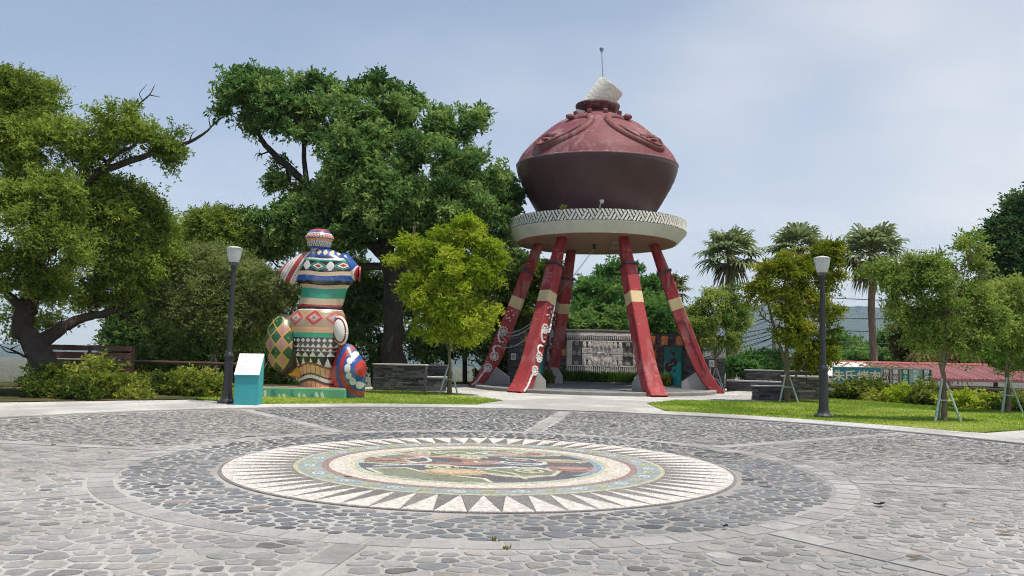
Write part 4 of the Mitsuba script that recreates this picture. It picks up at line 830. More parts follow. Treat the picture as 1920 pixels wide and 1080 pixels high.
# ------------------------------------------------------------------ street lamps
def lamp(x, y, label):
    k = thing('street_lamp', label, 'street lamp', 'black street lamps beside the plaza'); c = (x, y, 0); INK = (.030, .032, .036)
    part(k, 'base', lathe([(.27, .03), (.27, .10), (.22, .14), (.17, .17), (.15, .24), (.001, .24)], 24, c), 'mat_paint', INK, 40)
    for q in range(4):
        a = math.pi / 4 + q * math.pi / 2; part(k, 'bolt', lathe([(.02, .10), (.02, .15), (.001, .155)], 8, (x + .235 * math.cos(a), y + .235 * math.sin(a), 0)), 'mat_metal')
    part(k, 'lower_shaft', lathe([(.135, .22), (.125, .6), (.118, 1.32), (.14, 1.36), (.14, 1.42), (.10, 1.47), (.085, 1.52)], 20, c), 'mat_paint', INK, 40)
    part(k, 'pole', lathe([(.075, 1.48), (.072, 2.6), (.066, 3.90), (.085, 3.94), (.085, 3.99), (.06, 4.02)], 20, c), 'mat_paint', INK, 40)
    hd = part(k, 'lamp_holder', lathe([(.06, 4.0), (.10, 4.02), (.145, 4.07), (.15, 4.10), (.001, 4.10)], 28, c), 'mat_paint', (.10, .11, .11), 40)
    part(k, 'lamp_shade', lathe([(.135, 4.10), (.18, 4.26), (.215, 4.45), (.222, 4.50)], 36, c), 'mat_frosted', None, 40, 'flared frosted shade')
    part(k, 'bulb', lathe([(.001, 4.10), (.035, 4.12), (.04, 4.34), (.001, 4.38)], 16, c), 'mat_paint', (.7, .7, .66), 40)
    part(k, 'lamp_cap', lathe([(.235, 4.495), (.24, 4.515), (.16, 4.55), (.06, 4.575), (.001, 4.58)], 36, c), 'mat_paint', (.50, .50, .46), 40)
lamp(-8.11, 23.1, 'black street lamp with frosted shade beside the teal information stand on the left')
lamp(8.77, 22.45, 'black street lamp with frosted shade standing alone on the right lawn')

# ------------------------------------------------------------------ information stand
IS = thing('information_stand', 'teal box stand with slanted white information plate beside the left lamp', 'sign')
ix, iy, ia = -7.36, 22.45, .05; e = np.array([math.cos(ia), math.sin(ia), 0])
sidep = Polygon([(0, 0), (.52, 0), (.52, 1.36), (.44, 1.40), (0, .84)])
m = extr(sidep, .66); v = m.vertices.copy(); o = np.array([ix, iy, .035]) - e * .33; bk = np.array([-e[1], e[0], 0])
m.vertices = o + e * v[:, 2:3] + bk * v[:, :1] + np.array([0, 0, 1.0]) * v[:, 1:2]; trimesh.repair.fix_normals(m); part(IS, 'cabinet', m, 'mat_paint', (.045, .34, .36), False)
up = np.array([.44 / math.hypot(.44, .56), .56 / math.hypot(.44, .56)]); upv = bk * up[0] + np.array([0, 0, up[1]]); nn = np.cross(e, upv)
o2 = np.array([ix, iy, .035 + .84]) + upv * .0
part(IS, 'plate', onto(extr(sbox(-.345, -.02, .345, .73), .03), o2 + nn * .005, e, upv), 'mat_paint', (.78, .78, .78), False, 'white information plate')
part(IS, 'plate_lip', bx(ix, iy - .025, .035 + .82, .68, .04, .035, ia), 'mat_paint', (.035, .26, .28), False)
for k in range(13):                                     # faded text lines on the plate
    y = .66 - .045 * k; L = .27 if k == 0 else rg.uniform(.20, .30)
    part(IS, 'text_line', onto(extr(sbox(-.29, y, -.29 + 2 * L * (.55 if k == 0 else 1), y + (.018 if k else .03)), .0015), o2 + nn * .036, e, upv), 'mat_paint', (.60, .60, .62), False)

# ------------------------------------------------------------------ low slate walls and benches
for nm, lab, p0, p1, z1, th, cap in (('slate_wall', 'dark slate planter wall with pale cap right of the statue', (-5.502, 32.3, -0.015), (-3.444, 32.3, -0.014), 1.06, .9, .07),
        ('slate_wall', 'dark slate wall with pale cap on the right lawn behind the staked tree', (11.15, 31.9), (12.75, 32.25), .94, .6, .07), ('slate_wall', 'small low slate block with pale cap left of the right staked tree', (9.75, 31.35), (11.1, 31.75), .55, .5, .06),
        ('slate_wall', 'long dark slate wall with pale cap at the right rear of the paved court', (13.0, 44.2), (16.4, 43.6), 1.0, .5, .07), ('slate_wall', 'dark slate wall in shade behind the left bench', (-4.6, 37.5), (-2.9, 37.6), 1.0, .4, .06)):
    k = thing(nm, lab, 'wall'); slate_wall(k, p0[:2], p1[:2], .0, z1, th, len(lab), cap=cap, tone=.075)
for lab, p0, p1, z1 in (('long slate bench with pale seat slab in front of the rear right slate wall', (10.9, 40.2), (13.9, 39.2), .5), ('short slate bench with pale seat slab beside the left planter wall', (-3.75, 33.0), (-2.65, 33.05), .56)):
    k = thing('stone_bench', lab, 'bench'); slate_wall(k, p0, p1, .0, z1, .5, 4, cap=.08, tone=.075)

# ------------------------------------------------------------------ railings and the slatted screen on the left
def rail_fence(label, pts, ztop, zs, spacing, zg, name='railing', pair=True, col=(.05, .035, .03)):
    k = thing(name, label, 'railing'); pts = np.asarray(pts, float)
    for a, b in zip(pts[:-1], pts[1:]):
        d = b - a; L = np.hypot(*d); u = d / L
        part(k, 'top_rail', tube([[*a, ztop], [*b, ztop]], .055, 8), 'mat_paint', (col[0] * 1.8, col[1] * 1.6, col[2] * 1.5))
        for z in zs: part(k, 'lower_rail', tube([[*a, z], [*b, z]], .028, 6), 'mat_paint', col)
        for q in np.arange(.3, L, spacing):
            c = a + u * q
            for s in ((-.13, .13) if pair else (0,)):
                part(k, 'post', tube([[*(c + u * s * 1.5), zg], [*(c + u * s * .7), ztop - .03]], .035, 6), 'mat_paint', col)
rail_fence('dark railing with paired posts in the shade behind the left shrubs', [(-13.6, 28.2), (-9.2, 27.2), (-7.9, 28.6)], 1.08, (.62, .34), 2.0, -.05)
rail_fence('dark railing with paired posts along the far edge of the right lawn', [(12.8, 35.6), (16.0, 33.7), (19.6, 30.6), (23.5, 28.4)], .66, (.30,), 2.2, -.1)
SS = thing('slatted_screen', 'brown wooden slatted screen behind the left shrubs', 'fence')
sa, sb = np.array([-15.3, 26.3]), np.array([-12.55, 26.6]); L = np.hypot(*(sb - sa)); an = math.atan2(*(sb - sa)[::-1]); c = (sa + sb) / 2
for k in range(5):
    for h in (-1, 1):
        w = L / 2 - .06; cc = c + (sb - sa) / L * h * (L / 4)
        part(SS, 'slat', bx(cc[0], cc[1], 1.52 - .245 * k, w, .035, .205 if k else .17, an, .005), 'mat_paint', np.array([.105, .045, .032]) * rg.uniform(.8, 1.15), False)
for q in (0, .5, 1): o = sa + (sb - sa) * q; part(SS, 'post', bx(o[0], o[1] + .05, .8, .09, .07, 1.6, an), 'mat_paint', (.06, .032, .025), False)

# ------------------------------------------------------------------ beyond the right lawn: long shed, sign boards, wires, houses
SH = thing('long_shed', 'long low eatery shed with red corrugated roof beyond the right lawn', 'building')
yr, ye, zr, ze = 45.5, 41.5, 1.55, .84                  # ridge and eave
part(SH, 'wall', bx(22.0, 43.4, -.9, 10.6, 3.2, 2.6), 'mat_paint', (.10, .10, .10), False)
def corr(x0, x1, y0, z0, y1, z1, pitch=.22, amp=.03):
    n = int((x1 - x0) / pitch * 4); x = np.linspace(x0, x1, n); o = amp * np.clip(np.sin(2 * np.pi * x / pitch) * 2, -1, 1); d = np.array([y1 - y0, z1 - z0]); d /= np.hypot(*d); nn = np.array([-d[1], d[0]]) * np.sign(d[0] or 1)
    a = np.column_stack([x, y0 + nn[0] * o, z0 + nn[1] * o]); b = np.column_stack([x, y1 + nn[0] * o, z1 + nn[1] * o]); v = np.vstack([a, b]); i = np.arange(n - 1)
    f = np.vstack([np.stack([i, i + 1, i + 1 + n], 1), np.stack([i, i + 1 + n, i + n], 1)]); u = trimesh.Trimesh(v, f, process=False); return u
REDR = (.30, .125, .122)
for q in range(6):                                       # roof sheets, front slope
    x0 = 20.0 + q * 1.18; part(SH, 'roof_sheet', corr(x0, x0 + 1.2, ye, ze + .01 * (q % 2), yr, zr), 'mat_paint', np.array(REDR) * rg.uniform(.85, 1.12), False)
part(SH, 'rear_roof', corr(16.5, 27.1, 49.5, .6, yr, zr), 'mat_weathered', REDR, False)
part(SH, 'white_roof', bx(18.25, 43.5, 1.07, 3.5, 4.12, .05, 0), 'mat_paint', (.70, .68, .63), False) and None
k = [k for k in scene if k.endswith('white_roof')][0]
m = bx(0, 0, 0, 3.5, 4.1, .05); rot(m, math.atan2(zr - ze, yr - ye), [1, 0, 0]); move(m, [18.25, (yr + ye) / 2, (zr + ze) / 2 + .02]); put(k, m, 'mat_paint', (.70, .68, .63), False)
part(SH, 'ridge_cap', tube([[16.4, yr, zr + .03], [27.1, yr, zr + .03]], .09, 8), 'mat_paint', (.42, .13, .12))
part(SH, 'fascia_board', bx(21.8, ye - .05, ze - .06, 10.5, .05, .13), 'mat_paint', (.30, .10, .10), False)
for q in range(6): part(SH, 'wall_opening', bx(17.6 + q * 1.75, 41.78, -.1, 1.5, .06, .85), 'mat_paint', (.02, .02, .022), False)
part(SH, 'gable', extr(Polygon([(0, 0), (1, 0), (1, 1)]), .01), 'mat_paint', (.2, .2, .2), False)
k = [k for k in scene if k.endswith('__gable')][0]; v = np.array([[27.12, ye, ze], [27.12, yr, zr], [27.12, 49.5, .6], [27.19, ye, ze], [27.19, yr, zr], [27.19, 49.5, .6]]); put(k, trimesh.convex.convex_hull(v), 'mat_weathered', (.33, .12, .11), False)
SH2 = thing('red_roofed_shed', 'second red-roofed shed at the right edge behind the staked tree', 'building')
part(SH2, 'roof', corr(27.7, 34, 41.2, .55, 45.5, 1.2), 'mat_paint', (.30, .12, .11), False); part(SH2, 'wall', bx(30.8, 43.6, -1.0, 6.2, 3.2, 2.6), 'mat_paint', (.06, .06, .065), False); part(SH2, 'ridge_cap', tube([[27.6, 45.5, 1.22], [34, 45.5, 1.22]], .08, 8), 'mat_paint', (.42, .13, .12)); part(SH2, 'fascia_board', bx(30.8, 41.15, .50, 6.3, .05, .12), 'mat_paint', (.28, .10, .10), False)
RW = thing('retaining_wall', 'grey concrete parapet wall behind the right railing', 'wall')
for (a, b) in (((13.4, 37.6), (17.6, 35.8)), ((17.6, 35.8), (21.4, 32.6)), ((21.4, 32.6), (26, 30))):
    a, b = np.array(a), np.array(b); d = b - a; part(RW, 'panel', bx(*((a + b) / 2), -.2, np.hypot(*d) + .1, .2, 1.15, math.atan2(d[1], d[0])), 'mat_concrete', None, False)
# brush and dry vines heaped on the shed roof
r = np.random.default_rng(31); ms = []
for q in range(60):
    x = r.normal(19.3, 1.0); a = r.uniform(-.5, .5); L = r.uniform(.5, 1.7); p = np.array([x, r.uniform(41.9, 43.9), 0]); p[2] = ze + (p[1] - ye) / (yr - ye) * (zr - ze) + r.uniform(.04, .25)
    ms.append(tube(smooth_path([p, p + [L * .5 * math.cos(a), r.uniform(-.2, .2), r.uniform(.02, .22)], p + [L * math.cos(a), r.uniform(-.2, .2), r.uniform(-.12, .08)]], 4), np.linspace(.03, .010, 9), 5))
put(thing('dry_brush', 'heap of dry brown vines lying on the shed roof', 'brush'), cat(ms), 'mat_bark', (.26, .20, .14), True)
# sign boards; glyph outlines in 0..100 squares
GL = {'朱':[([(1,14),(2,18),(16,26),(35,43),(34,45),(3,45),(3,55),(12,57),(6,61),(5,64),(13,74),(23,97),(35,95),(34,88),(31,86),(32,82),(43,82),(43,99),(54,100),(56,98),(56,82),(89,81),(88,70),(56,70),(56,57),(96,56),(96,45),(64,44),(73,34),(83,27),(99,18),(99,15),(93,7),(90,7),(79,14),(57,34),(56,2),(54,0),(43,1),(43,34),(24,16),(9,6),(7,6)],[[(16,57),(43,56),(43,70),(24,70)]])],'氏':[([(4,8),(4,12),(6,12),(8,15),(8,89),(15,91),(53,95),(80,100),(86,90),(79,87),(58,83),(58,69),(60,60),(95,59),(93,48),(62,48),(66,29),(75,14),(82,12),(85,29),(88,29),(96,24),(96,18),(92,5),(85,0),(73,1),(67,4),(56,20),(51,36),(49,47),(48,48),(21,48),(21,19),(25,19),(44,25),(49,25),(51,14),(30,9),(11,1),(8,2)],[[(46,81),(21,79),(21,61),(47,61)]])],'烤':[([(1,54),(4,63),(5,77),(9,78),(16,77),(17,99),(27,98),(28,71),(30,71),(33,82),(39,80),(40,87),(55,87),(55,98),(58,100),(67,99),(67,89),(69,87),(83,87),(88,95),(92,95),(97,91),(95,84),(85,69),(98,69),(99,58),(74,57),(71,53),(96,53),(97,43),(62,42),(61,37),(61,34),(93,34),(91,11),(89,5),(82,0),(58,1),(55,11),(78,11),(81,23),(47,24),(46,27),(49,34),(48,37),(35,30),(41,20),(41,18),(35,12),(32,12),(25,23),(22,24),(16,8),(9,0),(6,0),(1,5),(1,9),(7,16),(12,28),(16,45),(15,68),(13,67),(12,54),(9,46),(2,48)],[[(67,69),(70,69),(75,76),(67,76)],[(27,39),(44,47),(54,54),(55,57),(37,57),(36,58),(32,53),(28,54),(26,49)],[(42,76),(40,69),(55,69),(55,76)]])],'肉':[([(6,84),(44,85),(46,100),(58,100),(57,85),(93,85),(94,84),(93,5),(90,2),(83,0),(68,0),(65,6),(65,12),(71,12),(71,14),(61,24),(49,30),(42,23),(28,14),(24,13),(18,18),(18,1),(7,0)],[[(46,55),(58,54),(55,41),(80,23),(80,19),(74,12),(82,12),(82,52),(78,49),(76,45),(72,45),(52,60),(48,60),(45,57)],[(54,71),(77,58),(80,54),(82,54),(82,73),(54,73)],[(19,24),(28,27),(38,36),(42,43),(44,54),(26,43),(24,43),(20,49),(18,49)],[(18,53),(32,59),(39,68),(40,73),(18,73)]])],'特':[([(1,53),(5,73),(6,90),(12,91),(17,89),(19,99),(30,99),(30,79),(39,77),(40,68),(63,68),(63,76),(44,76),(42,87),(63,88),(63,100),(74,100),(74,88),(94,88),(95,86),(95,78),(93,76),(74,76),(74,68),(99,67),(98,56),(87,55),(87,48),(98,47),(98,37),(87,36),(87,6),(82,1),(63,0),(60,8),(61,12),(75,12),(74,36),(55,36),(66,22),(66,17),(58,13),(51,23),(44,30),(46,36),(38,38),(30,35),(30,0),(19,0),(18,31),(4,28),(2,32),(2,40),(18,44),(18,66),(13,65),(12,55),(9,48)],[[(30,49),(32,48),(38,51),(40,48),(74,48),(75,55),(37,56),(36,66),(30,67)]])],'叮':[([(0,22),(1,97),(100,96),(100,86),(80,86),(79,84),(79,10),(76,6),(67,3),(49,3),(45,13),(47,16),(63,15),(66,17),(66,86),(36,86),(36,30),(13,29),(12,21)],[[(24,84),(12,84),(13,41),(24,42)]])],'城':[([(1,22),(2,27),(12,30),(12,62),(2,64),(2,73),(12,75),(12,97),(14,99),(24,98),(25,74),(33,74),(35,84),(64,84),(65,100),(75,100),(77,97),(79,99),(82,99),(95,87),(95,84),(97,83),(97,72),(76,72),(79,48),(81,50),(86,65),(92,65),(96,63),(91,44),(82,28),(82,23),(87,14),(89,14),(90,30),(94,30),(99,26),(97,7),(93,2),(85,1),(80,3),(73,14),(61,2),(55,1),(49,6),(49,10),(56,13),(61,20),(57,18),(44,18),(42,20),(34,2),(31,0),(28,0),(23,5),(23,9),(29,18),(30,23),(26,23),(8,15),(3,16)],[[(77,90),(77,84),(82,85)],[(61,21),(63,20),(70,28),(66,46),(66,57),(65,58),(64,32)],[(64,63),(65,72),(45,72),(46,63)],[(44,30),(53,29),(53,52),(45,52)],[(24,36),(33,38),(33,63),(24,62)]])],'鹽':[([(0,2),(1,11),(12,12),(13,34),(89,34),(90,12),(100,11),(100,1)],[[(68,23),(68,12),(78,12),(78,23)],[(46,23),(46,12),(55,12),(55,23)],[(24,12),(34,12),(33,23),(24,23)]]),([(4,94),(45,95),(46,94),(45,84),(32,84),(32,79),(43,78),(49,85),(52,95),(55,99),(65,97),(65,91),(100,91),(100,82),(95,80),(97,70),(96,36),(5,36)],[[(84,63),(83,59),(86,59),(86,63)],[(55,73),(65,72),(65,81),(59,81)],[(42,53),(32,53),(32,48),(47,47),(47,66),(45,68),(43,67)],[(15,63),(32,63),(34,67),(32,69),(16,69)],[(15,48),(21,47),(22,52),(16,53)],[(15,79),(21,79),(22,84),(16,84)]])],'公':[([(57,95),(59,97),(68,99),(80,79),(100,59),(100,55),(92,48),(84,54),(83,56),(69,72),(58,90)],[]),([(9,15),(9,19),(19,27),(32,46),(43,68),(47,70),(55,66),(56,61),(41,36),(32,26),(32,23),(67,24),(68,28),(59,38),(59,41),(69,46),(85,27),(93,14),(96,6),(86,1),(77,13),(24,9),(12,7)],[]),([(0,54),(0,58),(4,60),(15,72),(22,82),(29,97),(34,98),(41,96),(42,93),(37,83),(19,55),(10,48)],[])],'雞':[([(5,1),(1,10),(15,16),(19,23),(3,23),(3,33),(21,34),(22,37),(19,38),(6,36),(5,38),(4,46),(12,50),(6,52),(5,61),(10,63),(12,66),(9,68),(8,74),(5,79),(3,88),(4,91),(47,98),(52,90),(50,88),(53,83),(45,69),(43,69),(46,65),(54,78),(59,98),(61,100),(70,98),(71,95),(80,97),(89,79),(98,78),(98,68),(85,66),(85,59),(96,58),(96,48),(85,47),(85,37),(96,37),(96,27),(85,26),(85,18),(98,17),(99,16),(98,5),(65,5),(64,1),(56,0),(54,1),(53,26),(52,23),(34,23),(52,10),(52,7),(45,1),(42,2),(29,14),(20,5),(8,0)],[[(69,88),(67,79),(76,79),(71,90)],[(64,18),(73,17),(73,26),(65,26)],[(64,38),(73,37),(73,48),(65,48)],[(64,59),(73,59),(73,67),(65,67)],[(48,35),(52,32),(54,32),(53,37)],[(49,49),(52,43),(53,42),(54,52)],[(42,40),(34,39),(34,34),(44,34)],[(41,61),(43,59),(43,60)],[(24,63),(28,62),(37,70),(36,73),(42,86),(32,84),(35,73),(31,71)],[(29,50),(33,49),(36,52),(33,53)],[(16,83),(18,75),(20,75),(23,77),(20,83)]])],'有':[([(2,40),(2,43),(5,44),(19,58),(28,74),(5,74),(4,75),(5,86),(33,86),(37,94),(37,98),(40,100),(50,97),(47,86),(98,85),(97,74),(42,74),(38,68),(39,67),(87,66),(87,8),(85,4),(81,1),(61,0),(58,6),(59,12),(74,12),(74,20),(37,20),(36,1),(24,0),(23,44),(21,44),(10,33),(7,33)],[[(36,32),(74,31),(75,37),(37,38)],[(36,49),(74,48),(75,54),(37,55)]])],'土':[([(0,12),(43,14),(43,52),(8,52),(7,63),(43,65),(43,99),(57,98),(57,65),(93,63),(92,52),(57,52),(57,14),(99,13),(100,12),(99,1),(1,1)],[])],'竹':[([(1,52),(1,56),(4,59),(10,71),(20,100),(30,98),(30,91),(27,79),(52,79),(58,99),(61,100),(70,98),(70,93),(66,79),(99,78),(99,67),(85,67),(85,11),(82,4),(77,1),(60,0),(56,9),(57,13),(72,13),(72,67),(60,67),(54,52),(49,47),(40,52),(40,55),(44,60),(46,67),(35,67),(34,0),(23,1),(23,67),(21,67),(14,52),(10,47),(6,48)],[])],'筒':[([(2,69),(2,73),(12,85),(17,100),(28,98),(29,95),(27,92),(27,90),(53,90),(57,100),(62,100),(68,98),(67,90),(98,90),(97,80),(81,79),(84,71),(93,70),(93,9),(90,3),(86,1),(69,0),(65,7),(66,12),(81,12),(81,60),(23,61),(22,1),(12,0),(11,64)],[[(61,80),(57,71),(70,72),(70,74),(65,80)],[(37,80),(38,76),(38,72),(42,71),(43,76),(46,79)],[(22,79),(17,71),(27,72),(24,77)]]),([(27,48),(27,57),(77,57),(78,55),(78,49),(76,47)],[]),([(31,44),(71,44),(72,15),(42,14),(40,7),(31,7)],[[(42,33),(42,25),(62,25),(61,33)]])],'飯':[([(0,74),(1,78),(6,80),(15,87),(23,100),(32,98),(32,93),(34,93),(48,80),(50,90),(74,93),(91,97),(97,91),(97,87),(82,83),(61,81),(61,71),(90,71),(97,68),(91,43),(83,24),(92,15),(100,11),(100,6),(96,3),(96,1),(91,1),(76,14),(62,1),(57,1),(53,7),(50,1),(47,0),(39,6),(36,6),(35,11),(31,13),(11,2),(7,2),(4,13),(9,17),(9,66),(4,66)],[[(68,56),(73,40),(76,37),(81,46),(84,59),(69,60)],[(55,13),(58,13),(69,24),(60,44),(59,26)],[(38,31),(43,18),(44,18),(49,37),(48,75),(44,70),(45,33),(44,31)],[(23,81),(25,80),(28,81),(30,79),(33,69),(40,69),(30,82),(26,83)],[(19,42),(32,42),(33,45),(20,46)],[(19,57),(21,55),(32,55),(33,59),(20,60)],[(19,20),(22,19),(29,23),(27,28),(28,31),(19,31)],[(19,76),(13,69),(21,70)]])],'野':[([(0,9),(0,18),(22,21),(21,32),(3,33),(3,42),(22,44),(21,51),(3,52),(4,97),(92,97),(98,94),(99,91),(83,71),(89,65),(90,63),(99,62),(100,58),(90,33),(81,36),(85,50),(79,51),(78,9),(74,4),(55,3),(51,13),(5,6),(2,6)],[[(52,64),(71,63),(69,67),(57,74),(55,77),(61,83),(73,78),(79,85),(52,85)],[(34,51),(34,44),(52,42),(52,32),(34,32),(33,22),(53,25),(55,24),(55,15),(66,15),(67,51)],[(33,80),(41,79),(41,86),(34,86)],[(34,68),(34,62),(41,62),(41,68)],[(14,62),(22,62),(22,68),(14,68)],[(14,80),(22,79),(22,86),(14,86)]])],'菜':[([(1,11),(3,14),(12,16),(30,26),(32,28),(4,29),(4,39),(21,41),(15,53),(11,57),(12,61),(9,62),(8,64),(7,72),(27,74),(27,82),(4,82),(5,93),(27,93),(27,99),(29,100),(38,100),(40,98),(40,93),(61,93),(61,98),(63,100),(72,100),(74,98),(74,93),(97,93),(97,82),(74,82),(74,78),(84,80),(90,73),(90,69),(85,68),(85,66),(92,63),(78,41),(96,40),(98,38),(98,30),(68,28),(80,20),(99,14),(99,10),(94,3),(81,6),(68,14),(58,21),(57,2),(55,0),(44,1),(44,22),(26,10),(9,2),(6,3)],[[(52,63),(57,51),(56,46),(57,41),(72,41),(72,42),(69,44),(69,47),(75,56),(79,67),(57,65)],[(40,76),(50,74),(61,76),(61,81),(40,82)],[(23,62),(31,48),(31,45),(26,42),(26,41),(44,41),(45,49),(40,63),(28,63)]])],'湯':[([(0,62),(0,65),(7,72),(26,61),(26,57),(21,50),(18,50),(13,55)],[]),([(27,56),(99,57),(100,46),(54,46),(52,43),(96,42),(97,41),(96,22),(91,4),(85,0),(71,0),(68,9),(59,0),(55,0),(49,5),(49,8),(56,13),(63,22),(66,29),(66,32),(61,31),(60,27),(51,15),(38,3),(34,3),(28,9),(28,12),(35,15),(44,25),(48,30),(47,31),(43,31),(33,21),(28,21),(24,24),(12,1),(4,4),(2,7),(2,10),(8,18),(18,42),(23,43),(26,41),(29,38),(29,34),(39,44),(39,46),(27,46)],[[(70,12),(80,11),(81,12),(84,21),(84,31),(79,31)]]),([(37,97),(91,97),(91,60),(37,59)],[[(49,69),(78,68),(79,72),(50,73)],[(49,83),(79,83),(79,86),(50,87)]]),([(5,95),(11,100),(13,100),(28,91),(32,88),(32,85),(27,78),(24,77),(16,85),(7,89)],[])]}
def glyph(name, h):
    ps = [Polygon(a, b) for a, b in GL[name]]; g = unary_union([p.buffer(0) for p in ps]); return affinity.scale(g, h / 100, h / 100, origin=(0, 0))
def board(label, o, e, w, h, col, text, tcol, vertical, gh, name='sign_board', group=None):
    k = thing(name, label, 'sign board', group); e = np.asarray(e, float)
    part(k, 'panel', onto(extr(sbox(0, 0, w, h), .06), o, e, (0, 0, 1)), 'mat_paint', col, False)
    part(k, 'frame', onto(extr(sbox(-.025, -.025, w + .025, h + .025).difference(sbox(.005, .005, w - .005, h - .005)), .075), o, e, (0, 0, 1)), 'mat_metal', None, False)
    n = np.cross(e, (0, 0, 1.0)); L = len(text)
    for q, ch in enumerate(text):
        g = glyph(ch, gh)
        x, y = (w / 2 - gh / 2, h - (q + 1) * (h / L) + (h / L - gh) / 2) if vertical else ((q + .5) * w / L - gh / 2, (h - gh) / 2)
        part(k, 'character', onto(move(extr(g, .012), [x, y, 0]), np.asarray(o) + n * .06, e, (0, 0, 1)), 'mat_paint', tcol, False)
bo = np.array([14.62, 36.3, .62]); be = np.array([.945, -.327, 0]); be /= np.linalg.norm(be)
board('wide blue sign board with four large cream characters on the right railing', bo, be, 1.98, .74, (.045, .25, .36), '朱氏烤肉', (.80, .62, .40), False, .50)
bx0 = 2.04
for q, (txt, col, tc, lab) in enumerate((('特叮城', (.17, .055, .075), (.72, .70, .66), 'narrow maroon sign board right next to the wide blue board'), ('鹽公雞', (.24, .13, .15), (.72, .70, .68), 'narrow mauve sign board, second of the narrow row'), ('有土雞', (.01, .17, .10), (.70, .72, .68), 'narrow dark green sign board in the middle of the narrow row'), ('竹筒飯', (.30, .40, .44), (.66, .70, .70), 'narrow pale blue sign board, faded, fourth of the narrow row'), ('野菜湯', (.045, .055, .11), (.72, .74, .72), 'narrow navy sign board at the right end of the narrow row'))):
    w = (.30, .34, .32, .40, .36)[q]
    board(lab, bo + be * bx0, be, w, .72, col, txt, tc, True, .215, 'narrow_sign_board', 'narrow sign boards on the right railing'); bx0 += w + .055
# far things on the right
def pole(x, y, z0, z1, r, label, arms):
    k = thing('utility_pole', label, 'utility pole'); part(k, 'shaft', tube([[x, y, z0], [x, y, z1]], [r, r * .75], 12), 'mat_concrete', None)
    for z in arms: part(k, 'crossarm', bx(x, y - .15, z, 1.6, .1, .1), 'mat_paint', (.12, .12, .12)); [part(k, 'insulator', lathe([(.001, 0), (.06, .02), (.05, .16), (.001, .18)], 8, (x + dx, y - .15, z + .05)), 'mat_paint', (.4, .4, .42)) for dx in (-.7, -.35, .35, .7)]
pole(20.6, 62, -5, 4.7, .42, 'grey concrete utility pole left of the right lamp post', (4.0,))
pole(48, 66, -8, 6.6, .24, 'grey utility pole far right behind the trees', (5.8, 5.0))
for q, (z0, z1, d, lab) in enumerate(((6.6, 7.2, .3, 'topmost power line'), (5.0, 6.6, .5, 'second power line from the top'), (4.2, 5.3, .6, 'third power line from the top'), (3.5, 4.2, .7, 'fourth power line from the top'), (3.0, 3.4, .6, 'lowest power line'))):
    put(thing('power_line', lab + ' crossing behind the right lamp post', 'cable', 'power lines on the right'), tube((sag((16, 62, z0 - 1.2), (20.6, 62, z0), .3)[:-1].tolist() if q else []) + sag((23.6 if q == 0 else 20.6, 62, z0), (48, 66, z1), d).tolist(), .035, 5), 'mat_paint', (.02, .022, .025))
for q in range(4): put(thing('service_wire', f'thin service wire fanning left from the concrete utility pole, {("topmost", "second", "third", "lowest")[q]} of the fan', 'cable', 'service wires left of the utility pole'), tube(sag((20.6, 62, 4.2 - .25 * q), (9.0, 66, 2.6 - .8 * q), .3), .03, 5), 'mat_paint', (.02, .022, .025))
WB = thing('white_house', 'stained white house wall seen between the tower leg and young trees', 'building')
part(WB, 'wall', bx(18.8, 78, -.6, 7.8, 5, 4.8), 'mat_weathered', (.66, .65, .62), False); part(WB, 'parapet', bx(18.8, 75.45, 1.95, 8.0, .2, .35), 'mat_concrete', None, False); part(WB, 'upper_wall', bx(14.6, 79, 3.0, 3.6, 4, 3.4), 'mat_weathered', (.62, .61, .58), False)
for x, z in ((15.8, .9), (17.3, .9), (19.6, .7), (21.3, .7)): w = part(WB, 'window', bx(x, 75.47, z, .8, .06, .9), 'mat_paint', (.03, .035, .04), False); part(w, 'frame', bx(x, 75.42, z, .05, .05, .94), 'mat_paint', (.4, .4, .4), False)
for z, w in ((2.5, 1.2), (3.1, .9), (3.65, .55)): part(WB, 'red_turret_roof', lathe([(w * .75, z), (w * .4, z + .3), (.001, z + .34)], 8, (21.4, 76.6, 0)), 'mat_paint', (.16, .03, .035), False)
part(WB, 'turret_post', bx(21.4, 76.6, 2.6, .5, .5, 1.9), 'mat_paint', (.20, .05, .05), False)
# hills across the valley
hx = np.linspace(-6000, 9000, 520); hy = np.linspace(0, 1, 26); HX, HT = np.meshgrid(hx, hy)
def ridge(base_y, depth, prof, seed):
    top = prof(hx) * (0.74 + .40 * meshkit.fbm(np.column_stack([hx * .0011, hx * 0, hx * 0]), 5, seed) + .16 * meshkit.fbm(np.column_stack([hx * .006, hx * 0, hx * 0]), 4, seed + 2)); HZ = np.interp(HT.ravel(), [0, 1], [0, 1]).reshape(HT.shape)
    z = -75 + (top + 75)[None] * np.sin(HZ * np.pi / 2) ** 1.1 + 25 * (meshkit.fbm(np.stack([HX * .004, HZ * 6, HX * 0], -1), 4, seed) - .5) * HZ; n = len(hx)
    i, j = np.meshgrid(np.arange(len(hy) - 1), np.arange(n - 1), indexing='ij'); return np.stack([HX, base_y + depth * HZ, z], -1).reshape(-1, 3), np.stack([i * n + j, i * n + j + 1, (i + 1) * n + j + 1, (i + 1) * n + j], -1).reshape(-1, 4)
put(struct('hills', 'blue hazy hills across the valley on the right'), ridge(3300, 1500, lambda x: np.interp(x, [-6000, -1500, 0, 900, 1600, 2300, 3200, 9000], [-20, -10, 40, 250, 330, 290, 240, 200]), 4), 'mat_hill', smooth=True)
put(struct('hills', 'farther paler ridge'), ridge(5600, 1500, lambda x: np.interp(x, [-6000, -1500, 0, 1500, 3000, 5000, 9000], [0, 10, 80, 420, 430, 400, 300]), 8), 'mat_hill', smooth=True)
